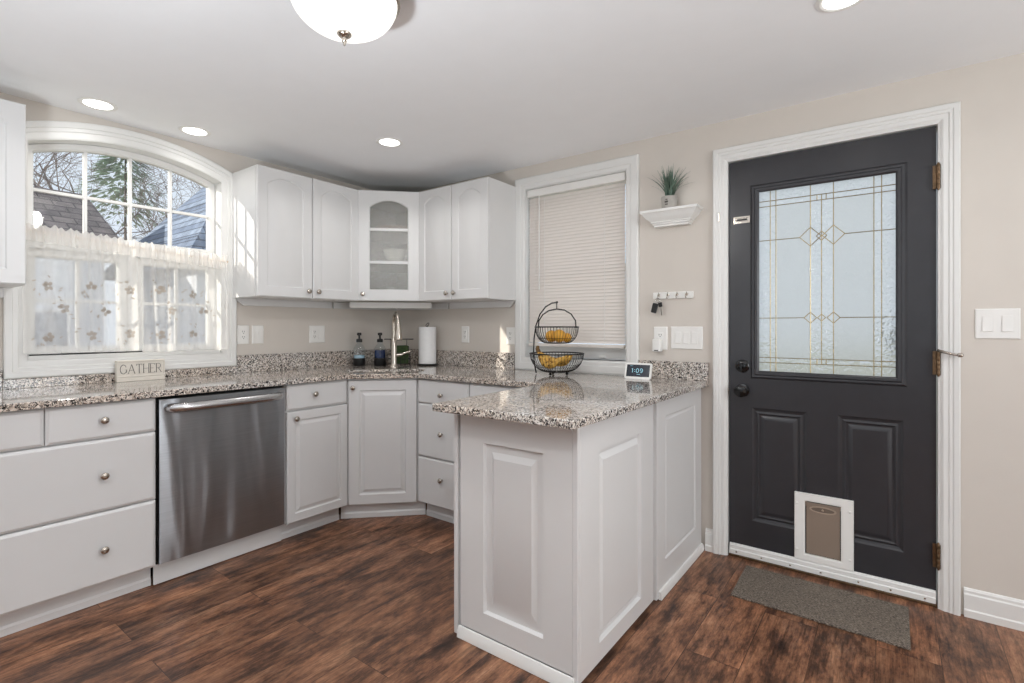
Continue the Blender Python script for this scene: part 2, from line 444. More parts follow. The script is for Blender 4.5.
# ------------------------------------------------------------------ mesh helpers
class MB:
    def __init__(self):
        self.v, self.f, self.mi, self.cur = [], [], [], 0
    def add(self, vs, fs):
        o = len(self.v)
        self.v += [tuple(p) for p in vs]
        for f in fs:
            self.f.append(tuple(i + o for i in f)); self.mi.append(self.cur)
        return self
    def box(self, x0, x1, y0, y1, z0, z1):
        vs = [(x0, y0, z0), (x1, y0, z0), (x1, y1, z0), (x0, y1, z0), (x0, y0, z1), (x1, y0, z1), (x1, y1, z1), (x0, y1, z1)]
        return self.add(vs, [(0, 3, 2, 1), (4, 5, 6, 7), (0, 1, 5, 4), (1, 2, 6, 5), (2, 3, 7, 6), (3, 0, 4, 7)])
    def prism(self, pts, axis, a, b):
        """polygon pts extruded along axis ('x','y','z') from a to b"""
        n = len(pts)
        def P(p, t):
            return {'x': (t, p[0], p[1]), 'y': (p[0], t, p[1]), 'z': (p[0], p[1], t)}[axis]
        vs = [P(p, a) for p in pts] + [P(p, b) for p in pts]
        fs = [tuple(range(n)), tuple(range(2 * n - 1, n - 1, -1))]
        fs += [(i, i + n, (i + 1) % n + n, (i + 1) % n) for i in range(n)]
        return self.add(vs, fs)
    def lathe(self, prof, seg=24, c=(0, 0, 0), axis='z', close=True):
        """prof: list of (r, h) along axis"""
        n = len(prof); vs = []; fs = []
        for r, h in prof:
            for s in range(seg):
                a = 2 * pi * s / seg
                u, w = r * cos(a), r * sin(a)
                p = {'z': (u, w, h), 'y': (u, h, w), 'x': (h, u, w)}[axis]
                vs.append((p[0] + c[0], p[1] + c[1], p[2] + c[2]))
        for i in range(n - 1):
            for s in range(seg):
                t = (s + 1) % seg
                fs.append((i * seg + s, i * seg + t, (i + 1) * seg + t, (i + 1) * seg + s))
        if close:
            fs.append(tuple(range(seg - 1, -1, -1))); fs.append(tuple((n - 1) * seg + s for s in range(seg)))
        return self.add(vs, fs)
    def tube(self, pts, r, seg=8, cap=True, closed=False):
        pts = [Vector(p) for p in pts]
        n = len(pts)
        rs = r if isinstance(r, (list, tuple)) else [r] * n
        vs, fs = [], []
        up = None
        for i, p in enumerate(pts):
            if closed:
                d = pts[(i + 1) % n] - pts[i - 1]
            else:
                d = pts[min(i + 1, n - 1)] - pts[max(i - 1, 0)]
            d.normalize()
            if up is None:
                up = Vector((0, 0, 1)) if abs(d.z) < 0.9 else Vector((1, 0, 0))
            s = d.cross(up)
            if s.length < 1e-6:
                s = d.cross(Vector((0.3, 1, 0.2)))
            s.normalize(); up = s.cross(d).normalized()
            for k in range(seg):
                a = 2 * pi * k / seg
                vs.append(p + s * (cos(a) * rs[i]) + up * (sin(a) * rs[i]))
        m = n if closed else n - 1
        for i in range(m):
            for k in range(seg):
                t = (k + 1) % seg; j = (i + 1) % n
                fs.append((i * seg + k, i * seg + t, j * seg + t, j * seg + k))
        if cap and not closed:
            fs.append(tuple(range(seg - 1, -1, -1))); fs.append(tuple((n - 1) * seg + k for k in range(seg)))
        return self.add(vs, fs)
    def sphere(self, c, r, seg=16, rings=10, sc_=(1, 1, 1)):
        vs, fs = [], []
        for i in range(1, rings):
            t = pi * i / rings
            for s in range(seg):
                a = 2 * pi * s / seg
                vs.append((c[0] + r * sc_[0] * sin(t) * cos(a), c[1] + r * sc_[1] * sin(t) * sin(a), c[2] + r * sc_[2] * cos(t)))
        top = len(vs); vs.append((c[0], c[1], c[2] + r * sc_[2])); vs.append((c[0], c[1], c[2] - r * sc_[2]))
        for i in range(rings - 2):
            for s in range(seg):
                t = (s + 1) % seg
                fs.append((i * seg + s, (i + 1) * seg + s, (i + 1) * seg + t, i * seg + t))
        for s in range(seg):
            t = (s + 1) % seg
            fs.append((top, s, t)); fs.append((top + 1, (rings - 2) * seg + t, (rings - 2) * seg + s))
        return self.add(vs, fs)
    def loops(self, loops, cap=True, ring=False):
        """bridge successive closed loops of equal length; cap first and last, or join last to first"""
        n = len(loops[0]); vs = [p for l in loops for p in l]; fs = []
        m = len(loops)
        for i in range(m if ring else m - 1):
            j = (i + 1) % m
            for k in range(n):
                t = (k + 1) % n
                fs.append((i * n + k, i * n + t, j * n + t, j * n + k))
        if cap and not ring:
            fs.append(tuple(range(n - 1, -1, -1))); fs.append(tuple((m - 1) * n + k for k in range(n)))
        return self.add(vs, fs)
    def xf(self, mat, start=0):
        for i in range(start, len(self.v)):
            self.v[i] = tuple(mat @ Vector(self.v[i]))
        return self
    def build(self, name, mat, parent=None, smooth=35, bevel=0.0, seg=2, **props):
        me = bpy.data.meshes.new(name)
        me.from_pydata(self.v, [], self.f)
        mats = mat if isinstance(mat, (list, tuple)) else [mat]
        for m in mats:
            me.materials.append(m)
        if len(mats) > 1:
            me.polygons.foreach_set('material_index', self.mi)
        b = bmesh.new(); b.from_mesh(me)
        bmesh.ops.recalc_face_normals(b, faces=b.faces)
        b.to_mesh(me); b.free()
        if smooth:
            me.polygons.foreach_set('use_smooth', [True] * len(me.polygons))
            me.set_sharp_from_angle(angle=radians(smooth))
        o = bpy.data.objects.new(name, me)
        COL.objects.link(o)
        if parent is not None:
            o.parent = parent
        if bevel:
            bm_ = o.modifiers.new('bevel', 'BEVEL')
            bm_.width = bevel; bm_.segments = seg; bm_.limit_method = 'ANGLE'; bm_.angle_limit = radians(40)
            bm_.harden_normals = False
        for k_, v_ in props.items():
            o[k_] = v_
        return o

def thing(name, label, cat, loc=(0, 0, 0), rz=0.0, group=None):
    o = bpy.data.objects.new(name, None)
    o.empty_display_size = 0.1
    COL.objects.link(o)
    o.location = loc; o.rotation_euler = (0, 0, rz)
    o['label'] = label; o['category'] = cat
    if group:
        o['group'] = group
    return o

def tag(o, label, cat, group=None, kind=None):
    o['label'] = label; o['category'] = cat
    if group: o['group'] = group
    if kind: o['kind'] = kind
    return o

def struct(o, label=None, cat=None):
    o['kind'] = 'structure'
    if label: o['label'] = label
    if cat: o['category'] = cat
    return o

def struct_root(name, label, cat):
    o = bpy.data.objects.new(name, None); COL.objects.link(o)
    return struct(o, label, cat)

def panel_loop(x0, x1, z0, z1, y, rise=0.0, n=14):
    pts = [(x0, y, z0), (x1, y, z0)]
    hw = (x1 - x0) / 2
    for i in range(n + 1):
        t = i / n
        x = x1 + (x0 - x1) * t
        z = z1
        if rise > 0:
            R = (hw * hw + rise * rise) / (2 * rise)
            dx = x - (x0 + x1) / 2
            z = z1 - R + sqrt(max(0, R * R - dx * dx))
        pts.append((x, y, z))
    return pts

def panel(mb, x0, x1, z0, z1, yb, t, prof, ring=False, edge=0.003):
    """a front facing -y from back plane yb, thickness t; prof: list of (side, bottom, top, depth below face, rise)"""
    L = [panel_loop(x0, x1, z0, z1, yb), panel_loop(x0, x1, z0, z1, yb - t + edge),
         panel_loop(x0 + edge, x1 - edge, z0 + edge, z1 - edge, yb - t)]
    for s, b, tp, d, rise in prof:
        L.append(panel_loop(x0 + s, x1 - s, z0 + b, z1 - tp, yb - t + d, rise))
    mb.loops(L, ring=ring)
    return mb

def groove(s, b, tp, d, rise=0.0, lip=0.006, flat=0.010, field=0.020, up=0.001):
    r = []
    for k, dd in ((0, 0.0), (lip, d), (lip + flat, d), (lip + flat + field, up)):
        r.append((s + k, b + k, tp + k, dd, rise))
    return r

def knob_mesh(mb, x, z, y, r=0.0155):
    """round cabinet knob projecting towards -y from plane y"""
    prof = [(0.0065, 0), (0.0065, -0.004), (0.0045, -0.010), (0.006, -0.014), (r, -0.019), (r, -0.023), (r * 0.8, -0.0265), (r * 0.35, -0.028)]
    return mb.lathe(prof, 18, (x, y, z), 'y')

def drawer(parent, x0, x1, z0, z1, yb, knobs, t=0.02, ogee=0.012):
    p = MB()
    L = [panel_loop(x0, x1, z0, z1, yb, n=1), panel_loop(x0, x1, z0, z1, yb - t + 0.007, n=1),
         panel_loop(x0 + 0.004, x1 - 0.004, z0 + 0.004, z1 - 0.004, yb - t + 0.004, n=1),
         panel_loop(x0 + ogee, x1 - ogee, z0 + ogee, z1 - ogee, yb - t, n=1)]
    p.loops(L)
    d = p.build('drawer', M['cab'], parent, smooth=20)
    for kx, kz in knobs:
        knob_mesh(MB(), kx, kz, yb - t).build('knob', M['nickel'], d, smooth=50)
    return d

def cab_door(parent, x0, x1, z0, z1, yb, knob, prof, t=0.02, name='door'):
    p = panel(MB(), x0, x1, z0, z1, yb, t, prof, edge=0.004)
    d = p.build(name, M['cab'], parent, smooth=20)
    if knob:
        knob_mesh(MB(), knob[0], knob[1], yb - t).build('knob', M['nickel'], d, smooth=50)
    return d

# ------------------------------------------------------------------ room shell
H = 2.305
XR, YF = 5.2, -6.0

struct(MB().box(-0.12, XR + 0.12, YF - 0.12, 0.12, -0.1, 0).build('floor', M['floor'], smooth=0), 'dark rustic brown wood plank floor', 'floor')
struct(MB().box(-0.12, XR + 0.12, YF - 0.12, 0.12, H, H + 0.1).build('ceiling', M['ceil'], smooth=0), 'flat white painted ceiling', 'ceiling')

# arched window in the left wall: all arcs share one centre
YC = -1.838
ZARC = 0.997
def arc(R, half, n=24):
    return [(YC - half + 2 * half * i / n, ZARC + sqrt(R * R - (-half + 2 * half * i / n) ** 2)) for i in range(n + 1)]

OPH = 0.444          # half width of the opening
SILL = 1.048
def left_wall():
    w = MB()
    w.box(-0.12, 0, YF, YC - OPH, 0, H)
    w.box(-0.12, 0, YC + OPH, 0.12, 0, H)
    w.box(-0.12, 0, YC - OPH, YC + OPH, 0, SILL)
    top = arc(1.195, OPH)
    n = len(top)
    vs = [(0, y, z) for y, z in top] + [(0, y, H) for y, z in top] + [(-0.12, y, z) for y, z in top] + [(-0.12, y, H) for y, z in top]
    fs = []
    for i in range(n - 1):
        fs += [(i, i + 1, n + i + 1, n + i), (2 * n + i + 1, 2 * n + i, 3 * n + i, 3 * n + i + 1), (i + 1, i, 2 * n + i, 2 * n + i + 1), (n + i, n + i + 1, 3 * n + i + 1, 3 * n + i)]
    w.add(vs, fs)
    return w
struct(left_wall().build('wall_left', M['wall'], smooth=0), 'greige wall with the arched window', 'wall')

def wall_with_holes(name, axis, c0, c1, a0, a1, holes, label):
    """wall along axis 'x' (thickness in y from c0..c1) or 'y'; holes: (u0,u1,z0,z1) sorted"""
    w = MB()
    def bx(u0, u1, z0, z1):
        if u1 - u0 < 1e-4 or z1 - z0 < 1e-4: return
        if axis == 'x': w.box(u0, u1, c0, c1, z0, z1)
        else: w.box(c0, c1, u0, u1, z0, z1)
    u = a0
    for (u0, u1, z0, z1) in holes:
        bx(u, u0, 0, H)
        bx(u0, u1, 0, z0)
        bx(u0, u1, z1, H)
        u = u1
    bx(u, a1, 0, H)
    return struct(w.build(name, M['wall'], smooth=0), label, 'wall')

W2 = (1.325, 2.065, 1.0, 2.145)
DR = (2.625, 3.505, 0.0, 2.095)
wall_with_holes('wall_back', 'x', 0, 0.12, 0, XR + 0.12, [W2, DR], 'greige wall with the dark entry door')
wall_with_holes('wall_right', 'y', XR, XR + 0.12, YF - 0.12, 0.12, [(-2.35, -0.85, 0.78, 2.13)], 'greige wall opposite the arched window')  # opening made for the added window, out of view
wall_with_holes('wall_front', 'x', YF - 0.12, YF, -0.12, XR + 0.12, [(0.6, 2.1, 0.78, 2.13), (3.0, 4.5, 0.78, 2.13)], 'greige wall opposite the entry door')  # openings made for the two added windows, out of view

# baseboards on the back wall
def baseboard(name, x0, x1):
    prof = [(0, 0), (-0.018, 0), (-0.018, 0.028), (-0.014, 0.034), (-0.014, 0.092), (-0.009, 0.098), (-0.009, 0.108), (-0.004, 0.116), (0, 0.118)]
    m = MB().prism(prof, 'x', x0, x1)
    return struct(m.build(name, M['trim'], smooth=25), 'white baseboard along the door wall', 'baseboard')
baseboard('baseboard_back', 3.577, XR - 0.001)
baseboard('baseboard_back.001', 2.523, 2.566)
struct(MB().box(XR - 0.015, XR, YF + 0.001, -0.019, 0, 0.115).build('baseboard_right', M['trim'], smooth=0, bevel=0.003), 'white baseboard along the right wall', 'baseboard')
struct(MB().box(0.01, XR - 0.016, YF, YF + 0.015, 0, 0.115).build('baseboard_front', M['trim'], smooth=0, bevel=0.003), 'white baseboard below the added rear windows', 'baseboard')

# ---- window 1: arched window
def window_1():
    root = struct_root('window_1', 'large arched white window above the counter', 'window')
    # casing: stepped profile swept round the opening
    def ring(off, x):
        """closed outline of the opening grown by off, at depth x"""
        h = OPH + off
        R = 1.195 + off
        pts = [(x, YC - h, SILL - off), (x, YC + h, SILL - off)]
        for y, z in reversed(arc(R, h, 28)):
            pts.append((x, y, z))
        return pts
    c = MB()
    c.loops([ring(0.0, 0.0005), ring(0.0, 0.012), ring(0.012, 0.016), ring(0.030, 0.016), ring(0.034, 0.020), ring(0.050, 0.020),
             ring(0.054, 0.025), ring(0.076, 0.027), ring(0.082, 0.024), ring(0.082, 0.0005)], ring=True)
    c.build('casing', M['trim'], root, smooth=25)
    j = MB()
    j.loops([ring(-0.004, 0.010), ring(-0.004, -0.118), ring(-0.001, -0.118), ring(-0.001, 0.010)], ring=True)
    j.build('jamb', M['trim'], root, smooth=25)
    # upper arched sash
    zb = 1.655
    def sring(off, x):
        h = OPH - 0.006 - off
        R = 1.189 - off
        pts = [(x, YC - h, zb + off), (x, YC + h, zb + off)]
        for y, z in reversed(arc(R, h, 28)):
            pts.append((x, y, z))
        return pts
    s = MB()
    s.loops([sring(0, -0.115), sring(0, -0.075), sring(0.026, -0.075), sring(0.034, -0.085), sring(0.034, -0.115)], ring=True)
    sash = s.build('sash', M['trim'], root, smooth=25)
    h = OPH - 0.006 - 0.034
    MB().loops([sring(0.031, -0.100), sring(0.031, -0.096)]).build('pane', M['glass'], root, smooth=0)
    for k in (-1, 0, 1):
        y = YC + 0.199 * k
        zt = ZARC + sqrt(1.155 ** 2 - (0.199 * k) ** 2)
        MB().box(-0.110, -0.088, y - 0.008, y + 0.008, zb + 0.03, zt + 0.004).build('muntin', M['trim'], sash, smooth=0, bevel=0.002)
    MB().box(-0.109, -0.089, YC - h - 0.003, YC + h + 0.003, 1.887, 1.903).build('muntin', M['trim'], sash, smooth=0, bevel=0.002)
    MB().box(-0.115, -0.06, YC - OPH + 0.005, YC + OPH - 0.005, 1.600, 1.654).build('transom_bar', M['trim'], root, smooth=0, bevel=0.003)
    # two casements below
    for sgn in (-1, 1):
        a, b = sorted((YC + sgn * 0.022, YC + sgn * (OPH - 0.006)))
        f = MB()
        def r2(off, x):
            return [(x, a + off, SILL + 0.022 + off), (x, b - off, SILL + 0.022 + off), (x, b - off, 1.598 - off), (x, a + off, 1.598 - off)]
        f.loops([r2(0, -0.112), r2(0, -0.07), r2(0.03, -0.07), r2(0.038, -0.08), r2(0.038, -0.112)], ring=True)
        cs = f.build('sash', M['trim'], root, smooth=25)
        MB().box(-0.099, -0.095, a + 0.036, b - 0.036, SILL + 0.058, 1.562).build('pane', M['glass'], cs, smooth=0)
        m = (a + b) / 2
        MB().box(-0.107, -0.088, m - 0.008, m + 0.008, SILL + 0.058, 1.562).build('muntin', M['trim'], cs, smooth=0, bevel=0.002)
        MB().box(-0.106, -0.089, a + 0.036, b - 0.036, 1.335, 1.351).build('muntin', M['trim'], cs, smooth=0, bevel=0.002)
        MB().box(-0.069, -0.052, m - 0.07, m + 0.07, SILL + 0.027, SILL + 0.037).build('handle', M['plate'], cs, smooth=0, bevel=0.003)
    MB().box(-0.115, -0.06, YC - 0.021, YC + 0.021, SILL, 1.599).build('mullion', M['trim'], root, smooth=0, bevel=0.003)
    MB().box(-0.115, 0.0, YC - OPH + 0.005, YC + OPH - 0.005, SILL - 0.001, SILL + 0.02).build('sill', M['trim'], root, smooth=0, bevel=0.003)
    MB().box(-0.058, -0.05, YC - OPH + 0.02, YC + OPH - 0.02, SILL + 0.0201, SILL + 0.026).build('gasket', M['slot'], root, smooth=0)
window_1()

# ---- window 2: blind window
def rect_ring(x0, x1, z0, z1, off, y):
    return [(x0 - off, y, z0 - off), (x1 + off, y, z0 - off), (x1 + off, y, z1 + off), (x0 - off, y, z1 + off)]
def window_2():
    root = struct_root('window_2', 'tall narrow white framed window behind the closed blind', 'window')
    x0, x1, z0, z1 = W2
    c = MB()
    g = lambda off, y: rect_ring(x0, x1, z0, z1, off, y)
    c.loops([g(0.0, -0.0005), g(0.0, -0.012), g(0.008, -0.017), g(0.028, -0.017), g(0.032, -0.021), g(0.062, -0.024), g(0.070, -0.024), g(0.078, -0.018), g(0.078, -0.0005)], ring=True)
    c.build('casing', M['trim'], root, smooth=25)
    j = MB(); j.loops([g(-0.004, -0.010), g(-0.004, 0.118), g(-0.001, 0.118), g(-0.001, -0.010)], ring=True)
    j.build('jamb', M['trim'], root, smooth=0)
    for (a, b, y, rb) in ((z0 + 0.006, 1.59, 0.07, 0.040), (1.56, z1 - 0.006, 0.095, 0.0)):
        f = MB()
        q = lambda off, yy: [(p_[0], p_[1], p_[2] + (rb if off > 0 and i_ < 2 else 0)) for i_, p_ in enumerate(rect_ring(x0 + 0.006, x1 - 0.006, a, b, -off, yy))]
        f.loops([q(0, y + 0.02), q(0, y), q(0.035, y), q(0.04, y + 0.006), q(0.04, y + 0.02)], ring=True)
        s = f.build('sash', M['trim'], root, smooth=25)
        MB().box(x0 + 0.043, x1 - 0.043, y + 0.010, y + 0.014, a + 0.037 + rb, b - 0.037).build('pane', M['glass'], s, smooth=0)
        if y < 0.08:
            for hx in (1.55, 1.87):
                MB().box(hx - 0.02, hx + 0.02, y - 0.014, y, a + 0.008, a + 0.022).build('lift_handle', M['plate'], s, smooth=0, bevel=0.003)
    MB().box(x0 + 0.005, x1 - 0.005, -0.005, 0.068, z0 - 0.003, z0 + 0.004).build('sill', M['trim'], root, smooth=0)
    MB().box(x0 - 0.075, x1 + 0.075, -0.028, -0.001, 0.9195, 0.921).build('apron', M['trim'], root, smooth=0)
window_2()

# added unseen windows behind the camera, made up to carry fill light
def added_window(name, axis, c, u0, u1, label):
    root = struct_root(name, label, 'window')
    z0, z1 = 0.78, 2.13
    def tr(pts):
        return [((u, c + d, z) if axis == 'x' else (c + d, u, z)) for u, d, z in pts]
    s = 1
    g = lambda off, d: tr([(u0 - off, d, z0 - off), (u1 + off, d, z0 - off), (u1 + off, d, z1 + off), (u0 - off, d, z1 + off)])
    dd = 1 if axis == 'x' else -1
    f = MB(); f.loops([g(-0.001, 0.02 * dd), g(0.08, 0.02 * dd), g(0.08, 0.001 * dd), g(-0.001, 0.001 * dd)], ring=True)
    f.build('casing', M['trim'], root, smooth=0)
    f = MB(); f.loops([g(-0.001, -0.03 * dd), g(-0.001, -0.07 * dd), g(-0.04, -0.07 * dd), g(-0.04, -0.03 * dd)], ring=True)
    f.build('sash', M['trim'], root, smooth=0)
    m = (u0 + u1) / 2
    f = MB(); f.loops([g(-0.039, -0.05 * dd), g(-0.039, -0.053 * dd)]); f.build('pane', M['glass'], root, smooth=0)
added_window('added_window_3', 'x', YF, 0.6, 2.1, 'added unseen window in the wall opposite the entry door')
added_window('added_window_4', 'x', YF, 3.0, 4.5, 'second added unseen window in the wall opposite the entry door')
added_window('added_window_5', 'y', XR, -2.35, -0.85, 'added unseen window in the wall opposite the arched window')

# ---- door 1
def u_ring(off, y, x0, x1, z1):
    return [(x0 - off, y, 0.0), (x0 - off, y, z1 + off), (x1 + off, y, z1 + off), (x1 + off, y, 0.0)]
def strip_bridge(mb, loops):
    n = len(loops[0]); vs = [p for l in loops for p in l]; fs = []
    m = len(loops)
    for i in range(m):
        j = (i + 1) % m
        for k in range(n - 1):
            fs.append((i * n + k, i * n + k + 1, j * n + k + 1, j * n + k))
    fs.append(tuple(i * n for i in range(m))); fs.append(tuple(i * n + n - 1 for i in range(m))[::-1])
    mb.add(vs, fs)

def door_1():
    x0, x1, _, z1 = DR
    tr = MB()
    g = lambda off, y: u_ring(off, y, x0, x1, z1)
    strip_bridge(tr, [g(-0.001, -0.0005), g(-0.001, -0.012), g(0.006, -0.016), g(0.022, -0.016), g(0.026, -0.020), g(0.036, -0.020), g(0.040, -0.024), g(0.056, -0.025), g(0.061, -0.020), g(0.061, -0.0005)])
    struct(tr.build('trim_1', M['trim'], smooth=25), 'white moulded casing round the dark entry door', 'door casing')
    jb = MB(); strip_bridge(jb, [g(-0.001, -0.010), g(-0.001, 0.118), g(-0.012, 0.118), g(-0.012, 0.055), g(-0.012, -0.006)])
    struct(jb.build('trim_2', M['trim'], smooth=0), 'white jamb lining the entry door opening', 'door jamb')
    struct(MB().box(x0 + 0.014, x1 - 0.014, 0.0, 0.118, 0.0, 0.012).build('trim_3', M['brass_dark'], smooth=0, bevel=0.003), 'low threshold under the entry door', 'threshold')
    root = struct_root('door_1', 'charcoal entry door with leaded glass and pet door', 'door')
    dx0, dx1, dz0, dz1, yf, yb = 2.642, 3.489, 0.016, 2.078, 0.010, 0.054
    gx0, gx1, gz0, gz1 = 2.775, 3.360, 0.973, 1.913    # glazed opening in the slab
    px = [(2.752, 2.999), (3.128, 3.376)]
    pz0, pz1 = 0.205, 0.792
    s = MB()
    # slab as a grid of boxes around the glass and the two routed panels
    s.box(dx0, gx0, yf, yb, gz0, dz1); s.box(gx1, dx1, yf, yb, gz0, dz1); s.box(gx0, gx1, yf, yb, gz1, dz1)
    s.box(dx0, dx1, yf, yb, pz1, gz0)
    s.box(dx0, dx1, yf, yb, dz0, pz0)
    s.box(dx0, px[0][0], yf, yb, pz0, pz1); s.box(px[0][1], px[1][0], yf, yb, pz0, pz1); s.box(px[1][1], dx1, yf, yb, pz0, pz1)
    for a, b in px:
        L = [panel_loop(a, b, pz0, pz1, yf, n=1)]
        for off, d in ((0.008, 0.006), (0.018, 0.009), (0.028, 0.004), (0.034, 0.009), (0.040, 0.0105), (0.056, 0.003), (0.060, 0.002)):
            L.append(panel_loop(a + off, b - off, pz0 + off, pz1 - off, yf + d, n=1))
        s.loops(L, cap=False)
        n = 4
        s.add([p for p in L[-1]], [(0, 1, 2, 3)])
        s.box(a, b, yb - 0.01, yb, pz0, pz1)
    s.build('slab', M['door'], root, smooth=20)
    # moulded frame around the glass
    q = lambda off, y: rect_ring(gx0, gx1, gz0, gz1, off, y)
    f = MB(); f.loops([q(-0.012, yf + 0.001), q(-0.012, yf - 0.004), q(-0.004, yf - 0.009), q(0.006, yf - 0.011), q(0.012, yf - 0.006), q(0.020, yf - 0.008), q(0.028, yf - 0.002), q(0.030, yf - 0.0002), q(-0.002, yf + 0.002)], ring=True)
    f.build('glass_frame', M['door'], root, smooth=20)
    # glass panes: clear centre and hammered border and centre strips
    yg = yf + 0.014
    w = gx1 - gx0; h = gz1 - gz0
    ax = [gx0, 2.822, 2.848, 2.999, 3.046, 3.094, 3.262, 3.292, gx1]   # vertical cames
    az = [gz0, 1.020, 1.052, 1.255, 1.655, 1.822, 1.856, gz1]
    # refined positions follow the pattern: left came pair, centre pair, right came pair
    xl0, xl1 = 2.836, 2.862
    xc0, xc1, xc2 = 3.014, 3.061, 3.110
    xr0, xr1 = 3.268, 3.297
    zt0, zt1 = 1.826, 1.853
    zb0, zb1 = 1.028, 1.053
    zm1, zm2 = 1.652, 1.255
    clear = MB(); ham = MB()
    def pane(mb, a, b, c, d):
        mb.add([(a, yg, c), (b, yg, c), (b, yg, d), (a, yg, d)], [(0, 1, 2, 3)])
    gl = MB()
    gl.cur = 1
    xs = [gx0 - 0.01, xl0, xl1, xc0, xc2, xr0, xr1, gx1 + 0.01]
    zs = [gz0 - 0.01, zb0, zb1, zt0, zt1, gz1 + 0.01]
    for i in range(len(xs) - 1):
        for jz in range(len(zs) - 1):
            clear_cell = (jz == 2 and i in (2, 4))
            gl.cur = 0 if clear_cell else 1
            pane(gl, xs[i], xs[i + 1], zs[jz], zs[jz + 1])
    gl.build('glass_pane', [M['door_glass'], M['door_glass_hammered']], root, smooth=0)
    c = MB()
    r = 0.0022
    yc = yg - 0.002
    def ln(a, b, cc, d):
        c.tube([(a, yc, b), (cc, yc, d)], r, 6)
    for x in (xl0, xl1, xr0, xr1):
        ln(x, gz0, x, gz1)
    for z in (zt0, zt1, zb0, zb1):
        ln(gx0, z, gx1, z)
    for x in (xc0, xc1, xc2):
        if x == xc1:
            ln(x, zb0, x, zt1)
        else:
            ln(x, gz0, x, gz1)
    ln(gx0, zm1, xc0 - 0.044, zm1); ln(xc2 + 0.044, zm1, gx1, zm1)
    ln(gx0, zm2, xc0 - 0.026, zm2); ln(xc2 + 0.026, zm2, gx1, zm2)
    def diamond(x, z, s_):
        pts = [(x - s_, z), (x, z + s_), (x + s_, z), (x, z - s_)]
        for k in range(4):
            p, q_ = pts[k], pts[(k + 1) % 4]
            ln(p[0], p[1], q_[0], q_[1])
    diamond(xc0, zm1, 0.046); diamond(xc2, zm1, 0.046); diamond(xc1, zm1, 0.022)
    diamond(xc0, zm2, 0.027); diamond(xc2, zm2, 0.027); diamond(xc1, zm2, 0.017)
    for z in (zt0, zb0):
        for x in (3.042, 3.080):
            ln(x, z, x, z + 0.026)
    c.build('caming', M['brass'], root, smooth=60)
    # hardware
    db = MB(); db.lathe([(0.034, yf), (0.034, yf - 0.006), (0.026, yf - 0.012), (0.014, yf - 0.014)], 28, (2.706, 0, 1.005), 'y')
    db.box(2.702, 2.710, yf - 0.030, yf - 0.012, 0.987, 1.023)
    db.build('deadbolt', M['blackgloss'], root, smooth=40)
    kb = MB(); kb.lathe([(0.034, yf), (0.034, yf - 0.005), (0.016, yf - 0.010), (0.012, yf - 0.026), (0.024, yf - 0.034), (0.031, yf - 0.046), (0.030, yf - 0.057), (0.018, yf - 0.064), (0.004, yf - 0.065)], 28, (2.706, 0, 0.878), 'y')
    kb.build('door_knob', M['blackgloss'], root, smooth=50)
    pl = MB(); pl.loops([rect_ring(2.664, 2.743, 1.752, 1.788, 0, yf - 0.0002), rect_ring(2.664, 2.743, 1.752, 1.788, 0, yf - 0.005), rect_ring(2.672, 2.735, 1.760, 1.780, 0, yf - 0.006), rect_ring(2.674, 2.733, 1.762, 1.778, 0, yf - 0.003)])
    pl.build('guard_plate', M['nickel'], root, smooth=20)
    MB().box(2.678, 2.729, yf - 0.0045, yf - 0.0032, 1.765, 1.775).build('guard_slot', M['slot'], root, smooth=0)
    MB().box(2.592, 2.600, -0.0245, -0.0225, 1.770, 1.815).build('strike_plate', M['nickel'], bpy.data.objects['trim_1'], smooth=0, bevel=0.001)
    for z in (1.855, 1.055, 0.225):
        hb = MB()
        for k in range(5):
            a = z - 0.052 + k * 0.021
            hb.lathe([(0.0065, a), (0.0075, a + 0.002), (0.0075, a + 0.018), (0.0065, a + 0.0205)], 12, (3.4945, -0.010, 0), 'z')
        hb.lathe([(0.003, z - 0.058), (0.005, z - 0.052), (0.005, z + 0.054), (0.003, z + 0.060)], 10, (3.4945, -0.010, 0), 'z')
        hb.box(3.476, 3.4945, -0.004, 0.009, z - 0.05, z + 0.05)
        hb.build('hinge', M['brass_dark'], root, smooth=40)
    ds = MB(); ds.tube([(3.4945, -0.014, 1.108), (3.505, -0.035, 1.106), (3.53, -0.05, 1.098), (3.552, -0.052, 1.093)], [0.006, 0.006, 0.005, 0.005], 10)
    ds.lathe([(0.005, 0), (0.009, 0.004), (0.009, 0.016), (0.005, 0.02)], 12, (3.552, -0.052, 1.093), 'x')
    ds.build('door_stop', M['nickel'], root, smooth=50)
    sw = MB(); sw.prism([(yf - 0.0003, 0.018), (yf - 0.018, 0.018), (yf - 0.018, 0.040), (yf - 0.014, 0.044), (yf - 0.014, 0.062), (yf - 0.008, 0.070), (yf - 0.0003, 0.070)], 'x', 2.645, 3.487)
    swo = sw.build('door_sweep', M['trim'], root, smooth=20)
    sc_ = MB()
    for x in (2.68, 2.80, 2.93, 3.06, 3.21, 3.33, 3.45):
        sc_.lathe([(0.004, yf - 0.0181), (0.004, yf - 0.0195), (0.002, yf - 0.020)], 10, (x, 0, 0.031), 'y')
    sc_.build('screws', M['nickel'], swo, smooth=0)
    # pet door
    a0, a1, b0, b1 = 2.948, 3.192, 0.071, 0.398
    i0, i1, j0, j1 = 2.994, 3.142, 0.104, 0.362
    fr = MB()
    w_ = lambda t, y: [(a0 + (i0 - a0) * t, y, b0 + (j0 - b0) * t), (a1 + (i1 - a1) * t, y, b0 + (j0 - b0) * t), (a1 + (i1 - a1) * t, y, b1 + (j1 - b1) * t), (a0 + (i0 - a0) * t, y, b1 + (j1 - b1) * t)]
